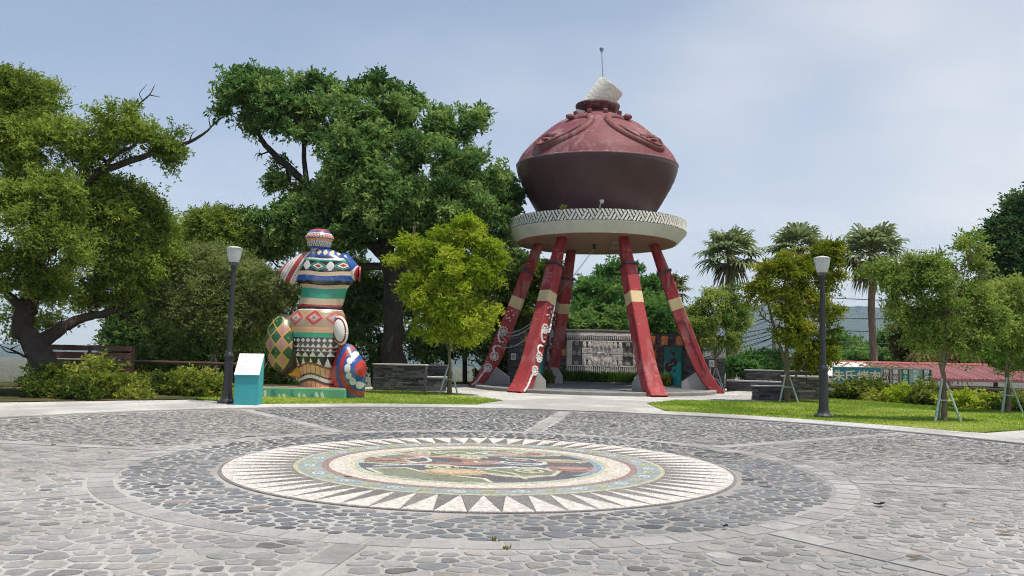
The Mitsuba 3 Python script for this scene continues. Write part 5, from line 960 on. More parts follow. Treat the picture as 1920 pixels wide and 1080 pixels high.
# ------------------------------------------------------------------ trees and plants
def unit(v): return v / (np.linalg.norm(v, axis=-1, keepdims=True) + 1e-9)
def sprays(O, D, N, Ln, m, l, w, rg, cols, tint, jit=.35, droop=.25, fold=.25):
    """Twigs with leaflets to both sides: origins O, directions D, up-sides N; returns one leaf mesh and a colour per vertex."""
    n = len(O); D = unit(D); S = unit(np.cross(D, N)); N = np.cross(S, D)
    t = (np.arange(m) + .5) / m; side = np.where(np.arange(m) % 2, 1.0, -1.0)
    Ln = np.broadcast_to(Ln, (n,))
    B = O[:, None] + D[:, None] * (Ln[:, None] * t)[..., None]; B[..., 2] -= (Ln[:, None] * droop * t ** 2)
    B = B + rg.normal(0, .10, B.shape) * (Ln * .6)[:, None, None]
    A = unit(S[:, None] * side[None, :, None] * .8 + D[:, None] * .65 + rg.normal(0, jit, (n, m, 3)))
    M = unit(N[:, None] + rg.normal(0, jit, (n, m, 3))); W = unit(np.cross(A, M)); M = np.cross(W, A)
    sc = rg.uniform(.5, 1.5, (n, m, 1)); l2, w2 = l * sc, w * sc
    v = np.stack([B, B + A * l2 * .5 + W * w2 * .5 + M * w2 * fold, B + A * l2 - M * w2 * fold * .6, B + A * l2 * .5 - W * w2 * .5 + M * w2 * fold], 2).reshape(-1, 3)
    k = np.arange(n * m) * 4; f = np.vstack([np.stack([k, k + 1, k + 2], 1), np.stack([k, k + 2, k + 3], 1)])
    tt = np.clip(tint[:, None] + rg.normal(0, .16, (n, m)), 0, 1).reshape(-1, 1); c0, c1, c2 = (np.asarray(c) for c in cols)
    c = np.where(tt < .5, c0 + (c1 - c0) * tt * 2, c1 + (c2 - c1) * (tt - .5) * 2) * rg.uniform(.8, 1.2, (n * m, 1))
    return (v, f), np.repeat(c, 4, 0)
def crown(blobs, n, rg, cols, L=.5, m=12, l=.16, w=.07, shell=.45, gap=.40, freq=.55, up=.5, flat=0., jit=.35, droop=.25, lobes=1.0, kk=16, cs=.22):
    nt = n; n = max(8, n // kk); bl = np.asarray(blobs, float); vol = (bl[:, 3] * bl[:, 4] * bl[:, 5]) ** (.75); wt = bl[:, 6] if bl.shape[1] > 6 else 1
    idx = rg.choice(len(bl), n, p=vol * wt / (vol * wt).sum()); u = unit(rg.normal(size=(n, 3))); r = (shell + (1 - shell) * rg.random(n)) ** .8
    # lumpy outline: each blob swells and shrinks with direction
    q = meshkit.noise(u * 2.1 + idx[:, None] * 7.7, 3); r = r * (1 - .38 * lobes + .62 * lobes * q)
    O = bl[idx, :3] + u * bl[idx, 3:6] * r[:, None]
    keep = meshkit.fbm(O * freq, 3, 11) > gap - .10 * rg.random(n); O, u, idx = O[keep], u[keep], idx[keep]
    if flat > 0: O[:, 2] = O[:, 2] * (1 - flat) + np.round(O[:, 2] / .55 + .35 * np.sin(O[:, 0] * 1.3)) * .55 * flat
    rep = rg.integers(0, len(O), nt); tc = rg.normal(0, .24, len(O))[rep]; O, u = O[rep] + rg.normal(size=(nt, 3)) * [cs, cs, cs * .6] * (bl[idx[rep], 3:6].mean(1) ** .35)[:, None], u[rep]
    k = len(O); D = unit(u * [1, 1, .7] + rg.normal(0, .5, (k, 3)) + [0, 0, .12]); N = unit(np.array([0, 0, up]) + u * .35 + rg.normal(0, .28, (k, 3)))
    tint = np.clip(.5 + 1.5 * (meshkit.fbm(O * .8, 3, 23) - .5) + tc + rg.normal(0, .10, k), 0, 1)
    return sprays(O, D, N, L * rg.uniform(.6, 1.3, k), m, l, w, rg, cols, tint, jit, droop), O
def limbs(paths, blobs, rg, thick=.10, twigs=5, tw=.03):
    """Trunk paths (points with radius in column 4) plus a limb to every blob and twigs inside it."""
    ms = []; nodes = []
    for p in paths:
        p = np.asarray(p, float); q = smooth_path(p[:, :3], 6); rad = np.interp(np.linspace(0, 1, len(q)), np.linspace(0, 1, len(p)), p[:, 3]); wob = rg.normal(0, 1, (len(q), 3)) * (rad * .10)[:, None]; wob[0] = 0
        ms.append(tube(q + wob, rad, 10)); nodes.append(np.column_stack([q, rad]))
    nd = np.vstack(nodes)
    for b in np.asarray(blobs, float):
        c = b[:3]; ok = nd[nd[:, 2] < c[2] + .2]; ok = ok if len(ok) else nd
        d = np.linalg.norm(ok[:, :3] - c, axis=1) + 1.2 * np.maximum(0, np.hypot(*(ok[:, :2] - c[:2]).T) - 1.3 * np.abs(c[2] - ok[:, 2])); s = ok[d.argmin()]
        r0 = min(s[3] * .75, thick * max(b[3:6]) ** .5); mid = (s[:3] + c) / 2 + rg.normal(0, .10, 3) * np.linalg.norm(c - s[:3]) + [0, 0, -.08 * np.linalg.norm(c - s[:3])]
        q = smooth_path([s[:3], mid, c], 6); ms.append(tube(q, np.linspace(r0, max(tw, r0 * .35), len(q)), 7))
        for _ in range(twigs):
            e = c + unit(rg.normal(size=3) + [0, 0, .3]) * b[3:6] * rg.uniform(.6, .95); m0 = q[int(len(q) * rg.uniform(.55, .98))]; w = smooth_path([m0, (m0 + e) / 2 + rg.normal(0, .12, 3) * np.linalg.norm(e - m0), e], 4); ms.append(tube(w, np.linspace(max(tw, r0 * .3), .008, len(w)), 5))
    return cat(ms)
def B(c, rx, rz, ry=None, w=1.0): return (*c, rx, rx * .9 if ry is None else ry, rz, w)
def tree(name, label, cat_, paths, blobs, n, seed, cols, bark=(.085, .068, .052), group=None, thick=.10, twigs=5, **kw):
    rg = np.random.default_rng(seed); k = thing(name, label, cat_, group); lim = kw.pop('limb_blobs', blobs)
    part(k, 'trunk', limbs(paths, lim, rg, thick, twigs), 'mat_bark', bark, True)
    (m, c), O = crown(blobs, n, rg, cols, **kw); put_leaves(numbered(k + '__crown'), m, c); return k
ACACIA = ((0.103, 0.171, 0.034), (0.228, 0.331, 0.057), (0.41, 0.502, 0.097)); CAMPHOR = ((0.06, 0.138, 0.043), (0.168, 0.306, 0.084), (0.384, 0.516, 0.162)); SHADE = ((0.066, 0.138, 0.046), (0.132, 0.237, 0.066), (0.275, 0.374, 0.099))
LIME = ((0.197, 0.304, 0.021), (0.347, 0.481, 0.033), (0.517, 0.57, 0.072)); YOUNG = ((0.133, 0.23, 0.049), (0.258, 0.372, 0.079), (0.407, 0.481, 0.122)); BROAD = ((0.058, 0.18, 0.049), (0.147, 0.317, 0.071), (0.274, 0.42, 0.126)); FERN = ((0.088, 0.134, 0.04), (0.21, 0.274, 0.079), (0.358, 0.419, 0.166))
W_ = .0185                                              # metres per photograph pixel at 27 m, for crown sizes below
# 1 great spreading tree on the left edge
Yl = 26.0; s = Yl / 1495.65
def PB(c, rx, rz, Y, w=1.0, deep=.85): k = Y / 1495.65; return (*c, rx * k, rx * k * deep, rz * k, w)
bl = [PB((-16.888, 26.5, 9.81),52,48,26.5), PB((-16.098, 27.5, 9.863),50,38,27.5), PB((-15.714, 25.5, 8.091),75,50,25.5), PB((-14.261, 26, 8.348),48,42,26), PB((-13.203, 26, 8.968),38,30,26), PB((-13.26, 26.3, 8.397),30,20,26.3), PB((-11.848, 26.6, 8.693),30,17,26.6), PB((-11.711, 26.6, 8.198),18,14,26.6), PB((-12.353, 26.6, 8.959),18,14,26.6),
      PB((-15.339, 24.5, 6.563),62,48,24.5), PB((-14.122, 24.2, 5.86),50,45,24.2), PB((-14.912, 24, 4.905),60,45,24), PB((-13.829, 24, 4.439),52,45,24), PB((-15.537, 24.5, 3.639),45,40,24.5), PB((-14.658, 25, 3.37),42,30,25), PB((-16.111, 25, 8.296),40,50,25),
      PB((-13.727, 27.5, 6.492),66,42,27.5), PB((-13.868, 27, 5.381),60,48,27), PB((-13.042, 28, 5.837),48,48,28), PB((-13.085, 27, 4.482),58,38,27), PB((-12.463, 28, 4.993),26,40,28), PB((-14.319, 26.5, 6.563),30,35,26.5), PB((-14.244, 27, 3.328),28,26,27,.8), PB((-13.481, 27, 3.563),40,24,27), PB((-15.778, 26, 2.384),55,30,26,.35), PB((-16.228, 26, 1.421),40,28,26,.25), PB((-15.097, 26.5, 2.243),22,28,26.5,.3)]
paths = [[(-13.6, 24.2, -.1, .50), (-13.5, 24.3, .5, .36), (*(-15.23, 25, 2.018),.30), (*(-15.283, 25.4, 3.39),.25), (*(-15.377, 25.6, 4.962),.20), (*(-15.92, 26, 6.785),.13), (*(-16.565, 26.4, 8.681),.07)],
         [(-13.2, 24.3, -.1, .46), (*(-14.766, 25, 1.363),.30), (*(-14.57, 25.6, 2.016),.20), (*(-14.153, 26.2, 2.462),.155), (*(-13.635, 26.6, 2.669),.13), (*(-13.083, 27, 2.991),.09), (*(-12.719, 27.2, 3.505),.05)],
         [(*(-15.277, 25.4, 3.305),.22), (*(-14.691, 25.6, 3.764),.18), (*(-14.304, 26.2, 4.717),.13), (*(-13.88, 27, 5.565),.09), (*(-13.48, 27.4, 6.291),.04)],
         [(*(-15.371, 25.6, 4.876),.18), (*(-14.742, 25.8, 6.149),.15), (*(-13.973, 26, 7.186),.13), (*(-13.074, 26.3, 7.709),.11), (*(-11.993, 26.5, 8.203),.085), (*(-11.115, 26.6, 8.543),.06), (*(-10.537, 26.6, 8.907),.04), (*(-10.194, 26.6, 9.285),.015)],
         [(*(-13.665, 26, 7.336),.09), (*(-13.258, 26, 7.883),.07), (*(-12.627, 26, 8.258),.05), (*(-12.474, 26, 8.658),.025)], [(*(-12.877, 26, 8.288),.05), (*(-12.892, 26, 9.101),.04), (*(-12.535, 26, 9.654),.03), (*(-12.233, 26, 9.97),.02), (*(-12.075, 26, 10.302),.008)], [(*(-12.433, 26, 9.747),.02), (*(-12.557, 26, 10.018),.012), (*(-12.326, 26, 10.333),.006)], [(*(-12.233, 26, 9.97),.02), (*(-11.874, 26, 9.905),.008)],
         [(*(-10.364, 26.6, 9.059),.025), (*(-10.436, 26.6, 9.391),.015), (*(-10.3, 26.6, 9.58),.006)], [(*(-11.062, 26.6, 8.563),.03), (*(-10.986, 26.6, 8.823),.014), (*(-10.849, 26.6, 8.974),.006)], [(*(-15.103, 25.2, 2.532),.2), (*(-15.637, 25, 3.013),.14), (*(-16.273, 25, 3.672),.09)], [(*(-13.338, 26.8, 2.866),.07), (*(-12.776, 26.8, 2.483),.05), (*(-12.461, 26.8, 2.311),.02)]]
tree('spreading_tree', 'great spreading tree filling the left edge with long bare-tipped limbs', 'tree', paths, bl, 12000, 1, ACACIA, (.050, .040, .032), thick=.075, twigs=5, L=.46, m=14, l=.125, w=.046, gap=.49, freq=1.0, flat=.35, jit=.55, lobes=1.2, droop=.12, cs=.20)
# 2 domed tree farther back
bl = [PB((-14.041, 37, 7.268),44,34,37), PB((-12.912, 37, 7.167),36,30,37), PB((-14.603, 37, 6.124),40,30,37), PB((-13.228, 37, 6.028),46,26,37), PB((-15.629, 38, 7.007),22,24,38)]
tree('domed_tree', 'dome-shaped yellow-green tree rising behind the left lamp post', 'tree', [[(-15.2, 37, -3, .25), (*(-13.863, 37, 3.893),.2), (*(-13.857, 37, 6.14),.12), (*(-13.785, 37, 7.148),.05)]], bl, 5200, 2, ACACIA, L=.5, m=12, l=.13, w=.05, gap=.36, flat=.4, jit=.4)
# 3 ferny trees behind the left lamp
bl = [PB((-13.09, 29.5, 4.476),55,32,29.5), PB((-11.919, 30, 4.86),50,28,30), PB((-10.679, 30, 4.279),58,40,30), PB((-9.093, 29.5, 3.768),48,32,29.5), PB((-12.138, 29.5, 3.404),60,40,29.5), PB((-10.036, 29.5, 2.857),55,40,29.5), PB((-13.629, 29, 4.117),30,20,29,.7), PB((-8.475, 29, 4.23),30,22,29,.7), PB((-8.844, 29.5, 2.685),38,28,29.5,.7)]
tree('feathery_tree', 'feathery drooping tree behind the left lamp and the statue', 'tree', [[(*(-11.121, 30.2, 0.559),.10), (*(-11.066, 30.1, 1.36),.09), (*(-11.126, 30, 2.057),.07), (*(-11.52, 30, 3.05),.05), (*(-12.087, 30, 4.248),.03)], [(*(-11.09, 30, 1.758),.06), (*(-10.607, 30, 2.869),.045), (*(-10.156, 30, 3.886),.03)]], bl, 7800, 3, FERN, (.16, .14, .11), thick=.05, L=.62, m=18, l=.115, w=.038, gap=.44, freq=.7, flat=.25, jit=.28, droop=.45)
bl = [PB((-15.195, 33, 2.92),60,45,33), PB((-13.602, 33, 2.073),60,42,33), PB((-15.309, 32, 1.8),40,36,32), PB((-11.737, 34, 1.91),60,40,34), PB((-10.195, 35, 1.495),55,40,35), PB((-12.918, 34, 2.792),50,40,34), PB((-14, 32, 1.296),55,25,32), PB((-11.093, 35, 0.779),50,26,35)]
tree('understorey_tree', 'shaded broadleaf tree filling the gap between the slatted screen and the statue', 'tree', [[(-13.8, 33, -.3, .16), (*(-13.7, 33, 1.851),.12), (*(-14.093, 33, 2.944),.07)], [(-11, 34, -.3, .14), (*(-11.511, 34, 1.915),.1), (*(-11.783, 34, 2.816),.06)]], bl, 8600, 4, SHADE, (.06, .05, .04), L=.5, m=11, l=.17, w=.075, gap=.40, freq=.8)
# 4 giant camphor-like tree behind statue
bl = [PB((-12.573, 37.5, 13.89),62,42,37.5), PB((-10.119, 38.5, 14.334),34,30,38.5), PB((-13.112, 37, 12.649),34,28,37,.8), PB((-10.651, 37, 12.445),48,34,37), PB((-8.718, 37.5, 12.507),60,44,37.5), PB((-6.747, 38.5, 14.408),44,32,38.5), PB((-5.414, 38.5, 13.952),20,18,38.5), PB((-6.192, 37.5, 12.746),50,38,37.5), PB((-3.797, 38, 12.499),42,30,38), PB((-2.272, 38.5, 12.677),32,32,38.5), PB((-4.085, 36.8, 10.69),70,46,36.8), PB((-1.925, 37, 10.071),54,46,37), PB((-0.618, 38, 9.545),36,50,38), PB((-7.57, 36, 9.841),58,46,36), PB((-10.986, 38.6, 10.107),38,32,38.6,.7), PB((-5.612, 35.8, 8.508),80,50,35.8), PB((-2.639, 36, 8.341),66,44,36), PB((-9.23, 37.6, 8.241),58,38,37.6,.9), PB((-11.065, 37, 7.712),40,32,37,.7), PB((-7.579, 36.4, 11.194),60,40,36.4), PB((-6.699, 36.5, 6.975),76,36,36.5,.8), PB((-1.459, 37.5, 7.752),60,44,37.5), PB((-11.566, 38, 6.708),44,28,38,.6), PB((-8.388, 38.5, 14.561),26,20,38.5,.7), PB((-12.297, 37.5, 10.813),14,20,37.5,.25), PB((-9.03, 37, 6.874),50,34,37,.6), PB((-4.047, 37, 7.109),60,40,37,.8)]
paths = [[(-5.2, 36.5, -.2, .72), (*(-5.39, 36.6, 2.09),.50), (*(-5.462, 36.8, 4.061),.44), (*(-5.799, 37, 5.814),.38), (*(-6.818, 37.2, 6.825),.30), (*(-8.322, 37.2, 8.061),.24), (*(-9.815, 37.2, 9.431),.19), (*(-11.26, 37.2, 10.683),.15), (*(-12.059, 37.2, 11.516),.12), (*(-12.34, 37.3, 12.498),.07), (*(-12.771, 37.5, 13.728),.03)],
         [(*(-5.585, 36.9, 5.059),.36), (*(-6.075, 37.2, 7.095),.28), (*(-6.686, 37.4, 9.158),.21), (*(-7.042, 37.6, 11.006),.14), (*(-6.935, 38, 13.225),.06)], [(*(-5.518, 36.9, 4.563),.34), (*(-4.679, 37.2, 6.619),.26), (*(-3.74, 37.3, 8.434),.18), (*(-3.168, 37.4, 10.265),.11), (*(-2.735, 37.8, 12.07),.05)], [(*(-5.003, 37, 5.832),.22), (*(-3.316, 37.2, 7.155),.15), (*(-1.606, 37.4, 8.756),.09), (*(-0.745, 37.6, 9.717),.04)], [(*(-9.811, 37.2, 9.355),.14), (*(-10.078, 37.4, 11.407),.1), (*(-9.956, 37.8, 13.36),.04)], [(*(-5.726, 36.9, 5.555),.2), (*(-7.892, 36.6, 5.474),.15), (*(-9.608, 36.6, 5.313),.09), (*(-10.901, 36.8, 5.431),.04)]]
tree('giant_tree', 'giant dark green tree with massive limbs towering behind the painted statue', 'tree', paths, bl, 18500, 5, CAMPHOR, (.040, .034, .028), thick=.075, twigs=6, L=.50, m=12, l=.205, w=.088, gap=.51, freq=1.05, jit=.65, lobes=1.25, droop=.2, cs=.20)
# 5 shade trees under and behind it
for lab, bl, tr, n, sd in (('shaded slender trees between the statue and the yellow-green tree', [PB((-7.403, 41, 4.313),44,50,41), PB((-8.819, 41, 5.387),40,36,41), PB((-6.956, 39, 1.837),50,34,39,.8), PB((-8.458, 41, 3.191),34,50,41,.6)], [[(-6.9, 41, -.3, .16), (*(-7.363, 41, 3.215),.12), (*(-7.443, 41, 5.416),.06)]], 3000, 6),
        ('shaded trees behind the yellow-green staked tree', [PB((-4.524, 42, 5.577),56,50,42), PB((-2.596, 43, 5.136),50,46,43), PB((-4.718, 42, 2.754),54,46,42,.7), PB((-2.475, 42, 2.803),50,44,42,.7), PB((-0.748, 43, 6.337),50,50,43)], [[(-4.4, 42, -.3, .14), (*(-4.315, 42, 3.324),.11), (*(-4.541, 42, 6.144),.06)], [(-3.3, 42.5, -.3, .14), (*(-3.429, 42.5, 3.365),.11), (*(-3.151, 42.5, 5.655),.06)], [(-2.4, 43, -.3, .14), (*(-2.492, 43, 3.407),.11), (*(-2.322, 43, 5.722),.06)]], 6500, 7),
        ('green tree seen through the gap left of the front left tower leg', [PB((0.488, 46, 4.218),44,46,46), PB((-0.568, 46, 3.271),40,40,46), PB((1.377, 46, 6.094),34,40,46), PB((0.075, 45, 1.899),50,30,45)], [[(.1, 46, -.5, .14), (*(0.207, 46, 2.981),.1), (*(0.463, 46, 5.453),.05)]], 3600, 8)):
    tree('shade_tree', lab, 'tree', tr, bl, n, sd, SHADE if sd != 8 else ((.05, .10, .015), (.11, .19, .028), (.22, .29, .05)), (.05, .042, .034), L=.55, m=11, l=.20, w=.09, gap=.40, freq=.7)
# 6 staked young trees
def stakes(x, y, lab, h=1.15, sp=.42, col=(.33, .40, .36), only=3):
    k = thing('tree_stake_frame', lab, 'tree stakes', 'support stakes round the young trees')
    for a in (-2.6, -.55, 1.4)[:only]:
        b = np.array([x + sp * math.cos(a), y + sp * math.sin(a), .0]); t = np.array([x + .05 * math.cos(a), y + .05 * math.sin(a), h]); part(k, 'pole', tube([b, t + (t - b) * .06], .032, 8), 'mat_paint', col)
    for z in (.62,):
        a = np.array([-2.6, -.55, 1.4, -2.6])[:only + 1]; f = 1 - z / h
        for q in range(len(a) - 1): part(k, 'brace', tube([[x + (sp * f + .05) * math.cos(a[q]), y + (sp * f + .05) * math.sin(a[q]), z], [x + (sp * f + .05) * math.cos(a[q + 1]), y + (sp * f + .05) * math.sin(a[q + 1]), z]], .018, 6), 'mat_paint', col)
def young(label, x, y, blobs, n, seed, cols, fork, h0, stake_lab, r=.085, stake=True, **kw):
    rgx = np.random.default_rng(seed + 100); base = [[(x, y, -.03, r), (x + .03, y, h0 * .5, r * .85), (x - .02, y, h0, r * .7)] + [(*f, r * q) for f, q in zip(fork[0], (.45, .2))]]
    for f in fork[1:]: base.append([(x - .02, y, h0 * .92, r * .55)] + [(*p, r * q) for p, q in zip(f, (.38, .16))])
    o = dict(L=.36, m=11, l=.12, w=.052, gap=.47, freq=1.7, jit=.55, shell=.3, cs=.15, lobes=1.3); o.update(kw)
    tree('young_tree', label, 'tree', base, blobs, n, seed, cols, (.17, .13, .095), thick=.045, twigs=7, **o)
    if stake: stakes(x, y, stake_lab)
young('bushy yellow-green young tree with reddish tips between the statue and the tower', -2.3, 30.4, [PB((-3.834, 30.3, 6.409),14,22,30.3,.8), PB((-3.703, 30.3, 5.485),24,26,30.3), PB((-2.797, 30.3, 5.916),24,22,30.3), PB((-1.685, 30.4, 6.162),24,30,30.4), PB((-0.891, 30.4, 5.559),20,24,30.4), PB((-4.077, 30.2, 4.85),26,22,30.2), PB((-2.236, 30, 4.868),40,36,30), PB((-1.132, 30.4, 4.525),28,26,30.4), PB((-3.541, 30.2, 3.945),34,30,30.2), PB((-2.197, 30, 3.454),46,40,30), PB((-1.002, 30.4, 3.403),28,26,30.4,.8), PB((-2.904, 30.3, 2.646),32,24,30.3,.8), PB((-1.687, 30.3, 2.571),30,22,30.3,.7), PB((-1.493, 30.4, 6.684),9,12,30.4,.6)], 5200, 20, LIME, [[(-2.224, 30.3, 3.676), (-1.884, 30.4, 5.951)], [(-2.922, 30.3, 3.254), (-3.595, 30.3, 5.282)], [(-1.61, 30.3, 3.486), (-1.045, 30.4, 5.144)]], 1.75, 'grey-green stakes round the bushy yellow-green tree left of the tower')
young('dense olive-green young tree left of the right lamp post', 10.35, 30.0, [PB((9.606, 30, 4.72),20,30,30), PB((10.477, 30, 5.206),26,34,30), PB((11.603, 30.3, 5.408),20,26,30.3), PB((10.097, 29.8, 3.668),28,34,29.8), PB((11.111, 30, 3.904),30,36,30), PB((12.094, 30.3, 3.681),20,40,30.3,.6), PB((10.389, 29.8, 2.716),34,34,29.8,.8), PB((11.574, 30.3, 2.555),34,40,30.3,.8), PB((9.253, 30.3, 4.333),18,30,30.3,.35), PB((11.449, 30.8, 1.743),26,26,30.8,.6), PB((12.181, 30.4, 6.01),15,36,30.4,1.8), PB((9.358, 30, 3.302),14,20,30,.4), PB((12.249, 30.4, 4.816),14,30,30.4,.5)], 3700, 21, ((.12, .175, .016), (.25, .31, .028), (.42, .42, .06)), [[(10.463, 30, 3.326), (10.68, 30, 5.352)], [(9.76, 30, 3.311), (9.507, 30, 4.921)], [(11.261, 30, 2.741), (11.805, 30.3, 5.207)]], 1.55, 'grey-green stakes round the dense olive-green tree', .12)
young('airy young tree with tiered sprays right of the right lamp post', 11.85, 21.95, [PB((11.268, 22, 4.277),20,14,22), PB((11.87, 22, 4.708),15,17,22), PB((11.048, 22.2, 4.626),12,9,22.2,.6), PB((12.235, 21.8, 4.203),18,20,21.8), PB((12.821, 22.2, 4.906),13,18,22.2), PB((13.434, 22.4, 4.369),18,13,22.4), PB((10.784, 22, 3.776),30,8,22), PB((11.541, 21.7, 3.737),26,15,21.7), PB((12.996, 22.2, 3.618),26,15,22.2), PB((11.036, 22, 3.042),30,11,22), PB((11.913, 21.8, 2.977),34,18,21.8), PB((13.125, 22.2, 2.905),24,15,22.2), PB((11.521, 22, 2.331),28,12,22), PB((12.418, 22, 2.321),28,12,22), PB((10.409, 22.2, 4.041),20,6,22.2), PB((10.607, 22.2, 3.446),16,6,22.2)], 3700, 22, YOUNG, [[(11.569, 22, 2.508), (11.232, 22, 3.979)], [(12.235, 22, 2.67), (12.572, 22, 4.306)], [(11.977, 21.9, 3.395), (11.908, 22, 4.44)]], 1.45, 'grey-green stakes round the airy tiered tree', .085, L=.46, l=.095, w=.040, flat=.3, m=12, gap=.44, cs=.10)
young('young tree at the right edge in front of the second red-roofed shed', 16.5, 26.6, [PB((16.244, 26.6, 3.817),34,30,26.6), PB((16.967, 26.6, 4.102),34,32,26.6), PB((15.659, 26.4, 3.082),28,26,26.4), PB((16.536, 26.4, 2.836),40,34,26.4), PB((17.293, 26.6, 3.126),34,40,26.6), PB((16.37, 26.6, 2.041),34,26,26.6,.7), PB((17.17, 26.6, 2.058),30,28,26.6,.7)], 2900, 23, YOUNG, [[(16.47, 26.6, 2.397), (16.334, 26.6, 3.819)], [(16.82, 26.6, 2.227), (17.215, 26.6, 3.481)]], 1.3, 'grey-green stakes round the tree at the right edge', .085, L=.36, l=.085, w=.038, flat=.3)
young('small young tree behind the rightmost tower leg', 10.05, 39.2, [PB((9.866, 39.2, 4.167),34,34,39.2), PB((10.971, 39.4, 3.807),30,34,39.4), PB((9.164, 39, 3.226),26,28,39,.8), PB((10.207, 39, 2.727),36,24,39,.8), PB((11.498, 39.4, 3.554),20,26,39.4,.6), PB((10.973, 39.4, 4.998),20,18,39.4,.6)], 2400, 24, YOUNG, [[(9.998, 39.2, 2.727), (9.865, 39.2, 4.299)], [(10.652, 39.2, 2.611), (11.047, 39.2, 4.061)]], 1.7, 'grey stakes round the small tree behind the rightmost tower leg', .09, L=.4, l=.12, w=.05)
stakes(-11.05, 29.9, 'weathered stakes in the shade round the feathery tree left of the lamp', 1.3, .55, (.30, .28, .24))
# 7 broadleaf tree behind the relief wall, bushes round the wall
bl = [PB((6.365, 50, 6.759),18,30,50,.8), PB((5.036, 50, 5.55),34,26,50), PB((6.884, 50, 5.254),40,38,50), PB((4.461, 49, 4.145),34,26,49), PB((5.882, 48.5, 3.664),50,28,48.5), PB((8.068, 49, 4.224),40,40,49), PB((9.071, 51, 5.715),26,30,51,.8), PB((7.864, 51, 6.72),18,20,51,.6), PB((9.352, 48, 3.719),44,26,48), PB((3.737, 48, 3.437),24,20,48)]
tree('broadleaf_tree', 'bright glossy broadleaf tree rising behind the relief wall', 'tree', [[(6.0, 50, -1, .2), (*(6.4, 50, 3.568),.14), (*(6.542, 50, 5.92),.05)], [(7.8, 50, -1, .16), (*(8.235, 50, 3.942),.1), (*(8.643, 50.5, 5.667),.04)]], bl, 6800, 30, BROAD, L=.6, m=10, l=.24, w=.10, gap=.42, freq=.7, jit=.5, droop=.35)
def bush(label, blobs, n, seed, cols, name='shrub', grp=None, stems=True, **kw):
    rgx = np.random.default_rng(seed); k = thing(name, label, 'shrub', grp); o = dict(L=.26, m=9, l=.11, w=.055, gap=.30, freq=2.2, jit=.5, shell=.25, up=.8); o.update(kw); (m, c), O = crown(blobs, n, rgx, cols, **o); put_leaves(numbered(k + '__foliage'), m, c)
    ms = []
    for b in blobs:
        for _ in range(4):
            e = np.array(b[:3]) + unit(rgx.normal(size=3)) * np.array(b[3:6]) * .7; s0 = np.array([b[0] + rgx.normal(0, .08), b[1] + rgx.normal(0, .08), min(0.0, b[2] - b[5])]); ms.append(tube(smooth_path([s0, (s0 + e) / 2 + rgx.normal(0, .05, 3), e], 3), np.linspace(.018, .006, 7), 5))
    part(k, 'stem', cat(ms), 'mat_bark', (.10, .08, .05), True); labels[[q for q in scene if q.startswith(k + '__stem')][0]] = {'kind': 'stuff'}
    return k
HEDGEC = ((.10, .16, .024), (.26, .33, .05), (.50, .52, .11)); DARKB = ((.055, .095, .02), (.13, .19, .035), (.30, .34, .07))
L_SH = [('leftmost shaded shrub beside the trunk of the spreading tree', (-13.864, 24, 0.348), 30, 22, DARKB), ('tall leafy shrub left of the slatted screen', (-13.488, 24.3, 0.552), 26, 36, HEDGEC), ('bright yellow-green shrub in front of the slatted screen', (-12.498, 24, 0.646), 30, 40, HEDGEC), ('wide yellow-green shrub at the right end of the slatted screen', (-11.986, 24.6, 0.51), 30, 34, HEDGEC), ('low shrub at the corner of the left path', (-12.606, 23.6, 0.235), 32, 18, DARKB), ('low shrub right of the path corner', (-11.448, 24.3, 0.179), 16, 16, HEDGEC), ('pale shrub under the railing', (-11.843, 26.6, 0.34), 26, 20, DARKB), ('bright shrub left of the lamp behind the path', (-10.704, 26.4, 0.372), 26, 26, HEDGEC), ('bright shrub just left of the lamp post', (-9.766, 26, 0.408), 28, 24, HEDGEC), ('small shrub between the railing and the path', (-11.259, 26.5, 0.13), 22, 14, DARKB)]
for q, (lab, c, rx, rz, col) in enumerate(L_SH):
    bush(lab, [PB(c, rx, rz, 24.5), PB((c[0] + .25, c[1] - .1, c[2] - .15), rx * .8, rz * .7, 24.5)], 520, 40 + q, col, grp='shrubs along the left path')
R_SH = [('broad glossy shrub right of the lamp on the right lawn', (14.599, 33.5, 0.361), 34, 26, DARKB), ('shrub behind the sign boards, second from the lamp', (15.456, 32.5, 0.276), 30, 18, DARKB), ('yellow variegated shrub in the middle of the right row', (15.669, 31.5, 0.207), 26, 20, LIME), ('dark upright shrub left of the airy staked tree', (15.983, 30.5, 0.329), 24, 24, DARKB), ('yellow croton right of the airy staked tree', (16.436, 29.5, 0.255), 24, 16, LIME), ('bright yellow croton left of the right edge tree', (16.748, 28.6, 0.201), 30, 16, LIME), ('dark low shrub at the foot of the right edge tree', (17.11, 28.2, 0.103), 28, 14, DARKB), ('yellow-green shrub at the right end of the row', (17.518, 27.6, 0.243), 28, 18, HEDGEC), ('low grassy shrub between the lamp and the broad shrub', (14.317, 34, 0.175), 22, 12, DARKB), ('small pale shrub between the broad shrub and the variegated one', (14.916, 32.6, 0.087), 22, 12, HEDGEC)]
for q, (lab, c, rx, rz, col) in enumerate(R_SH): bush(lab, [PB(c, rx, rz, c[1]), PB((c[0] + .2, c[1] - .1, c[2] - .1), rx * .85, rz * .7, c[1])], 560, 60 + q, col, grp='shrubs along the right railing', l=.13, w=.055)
bush('bright bush left of the front left tower leg', [PB((-0.336, 43, 0.878),30,24,43), PB((-1.187, 43, 0.575),24,22,43), PB((0.518, 42, 0.496),22,16,42)], 1300, 80, ((.05, .11, .02), (.12, .20, .03), (.26, .30, .06)), l=.15, w=.07)
bush('leafy bush in front of the white house', [PB((15.25, 50, 1.263),30,22,50), PB((17.075, 52, 1.621),26,20,52), PB((13.681, 48, 1.033),26,12,48)], 1300, 81, BROAD, l=.24, w=.10, L=.4)
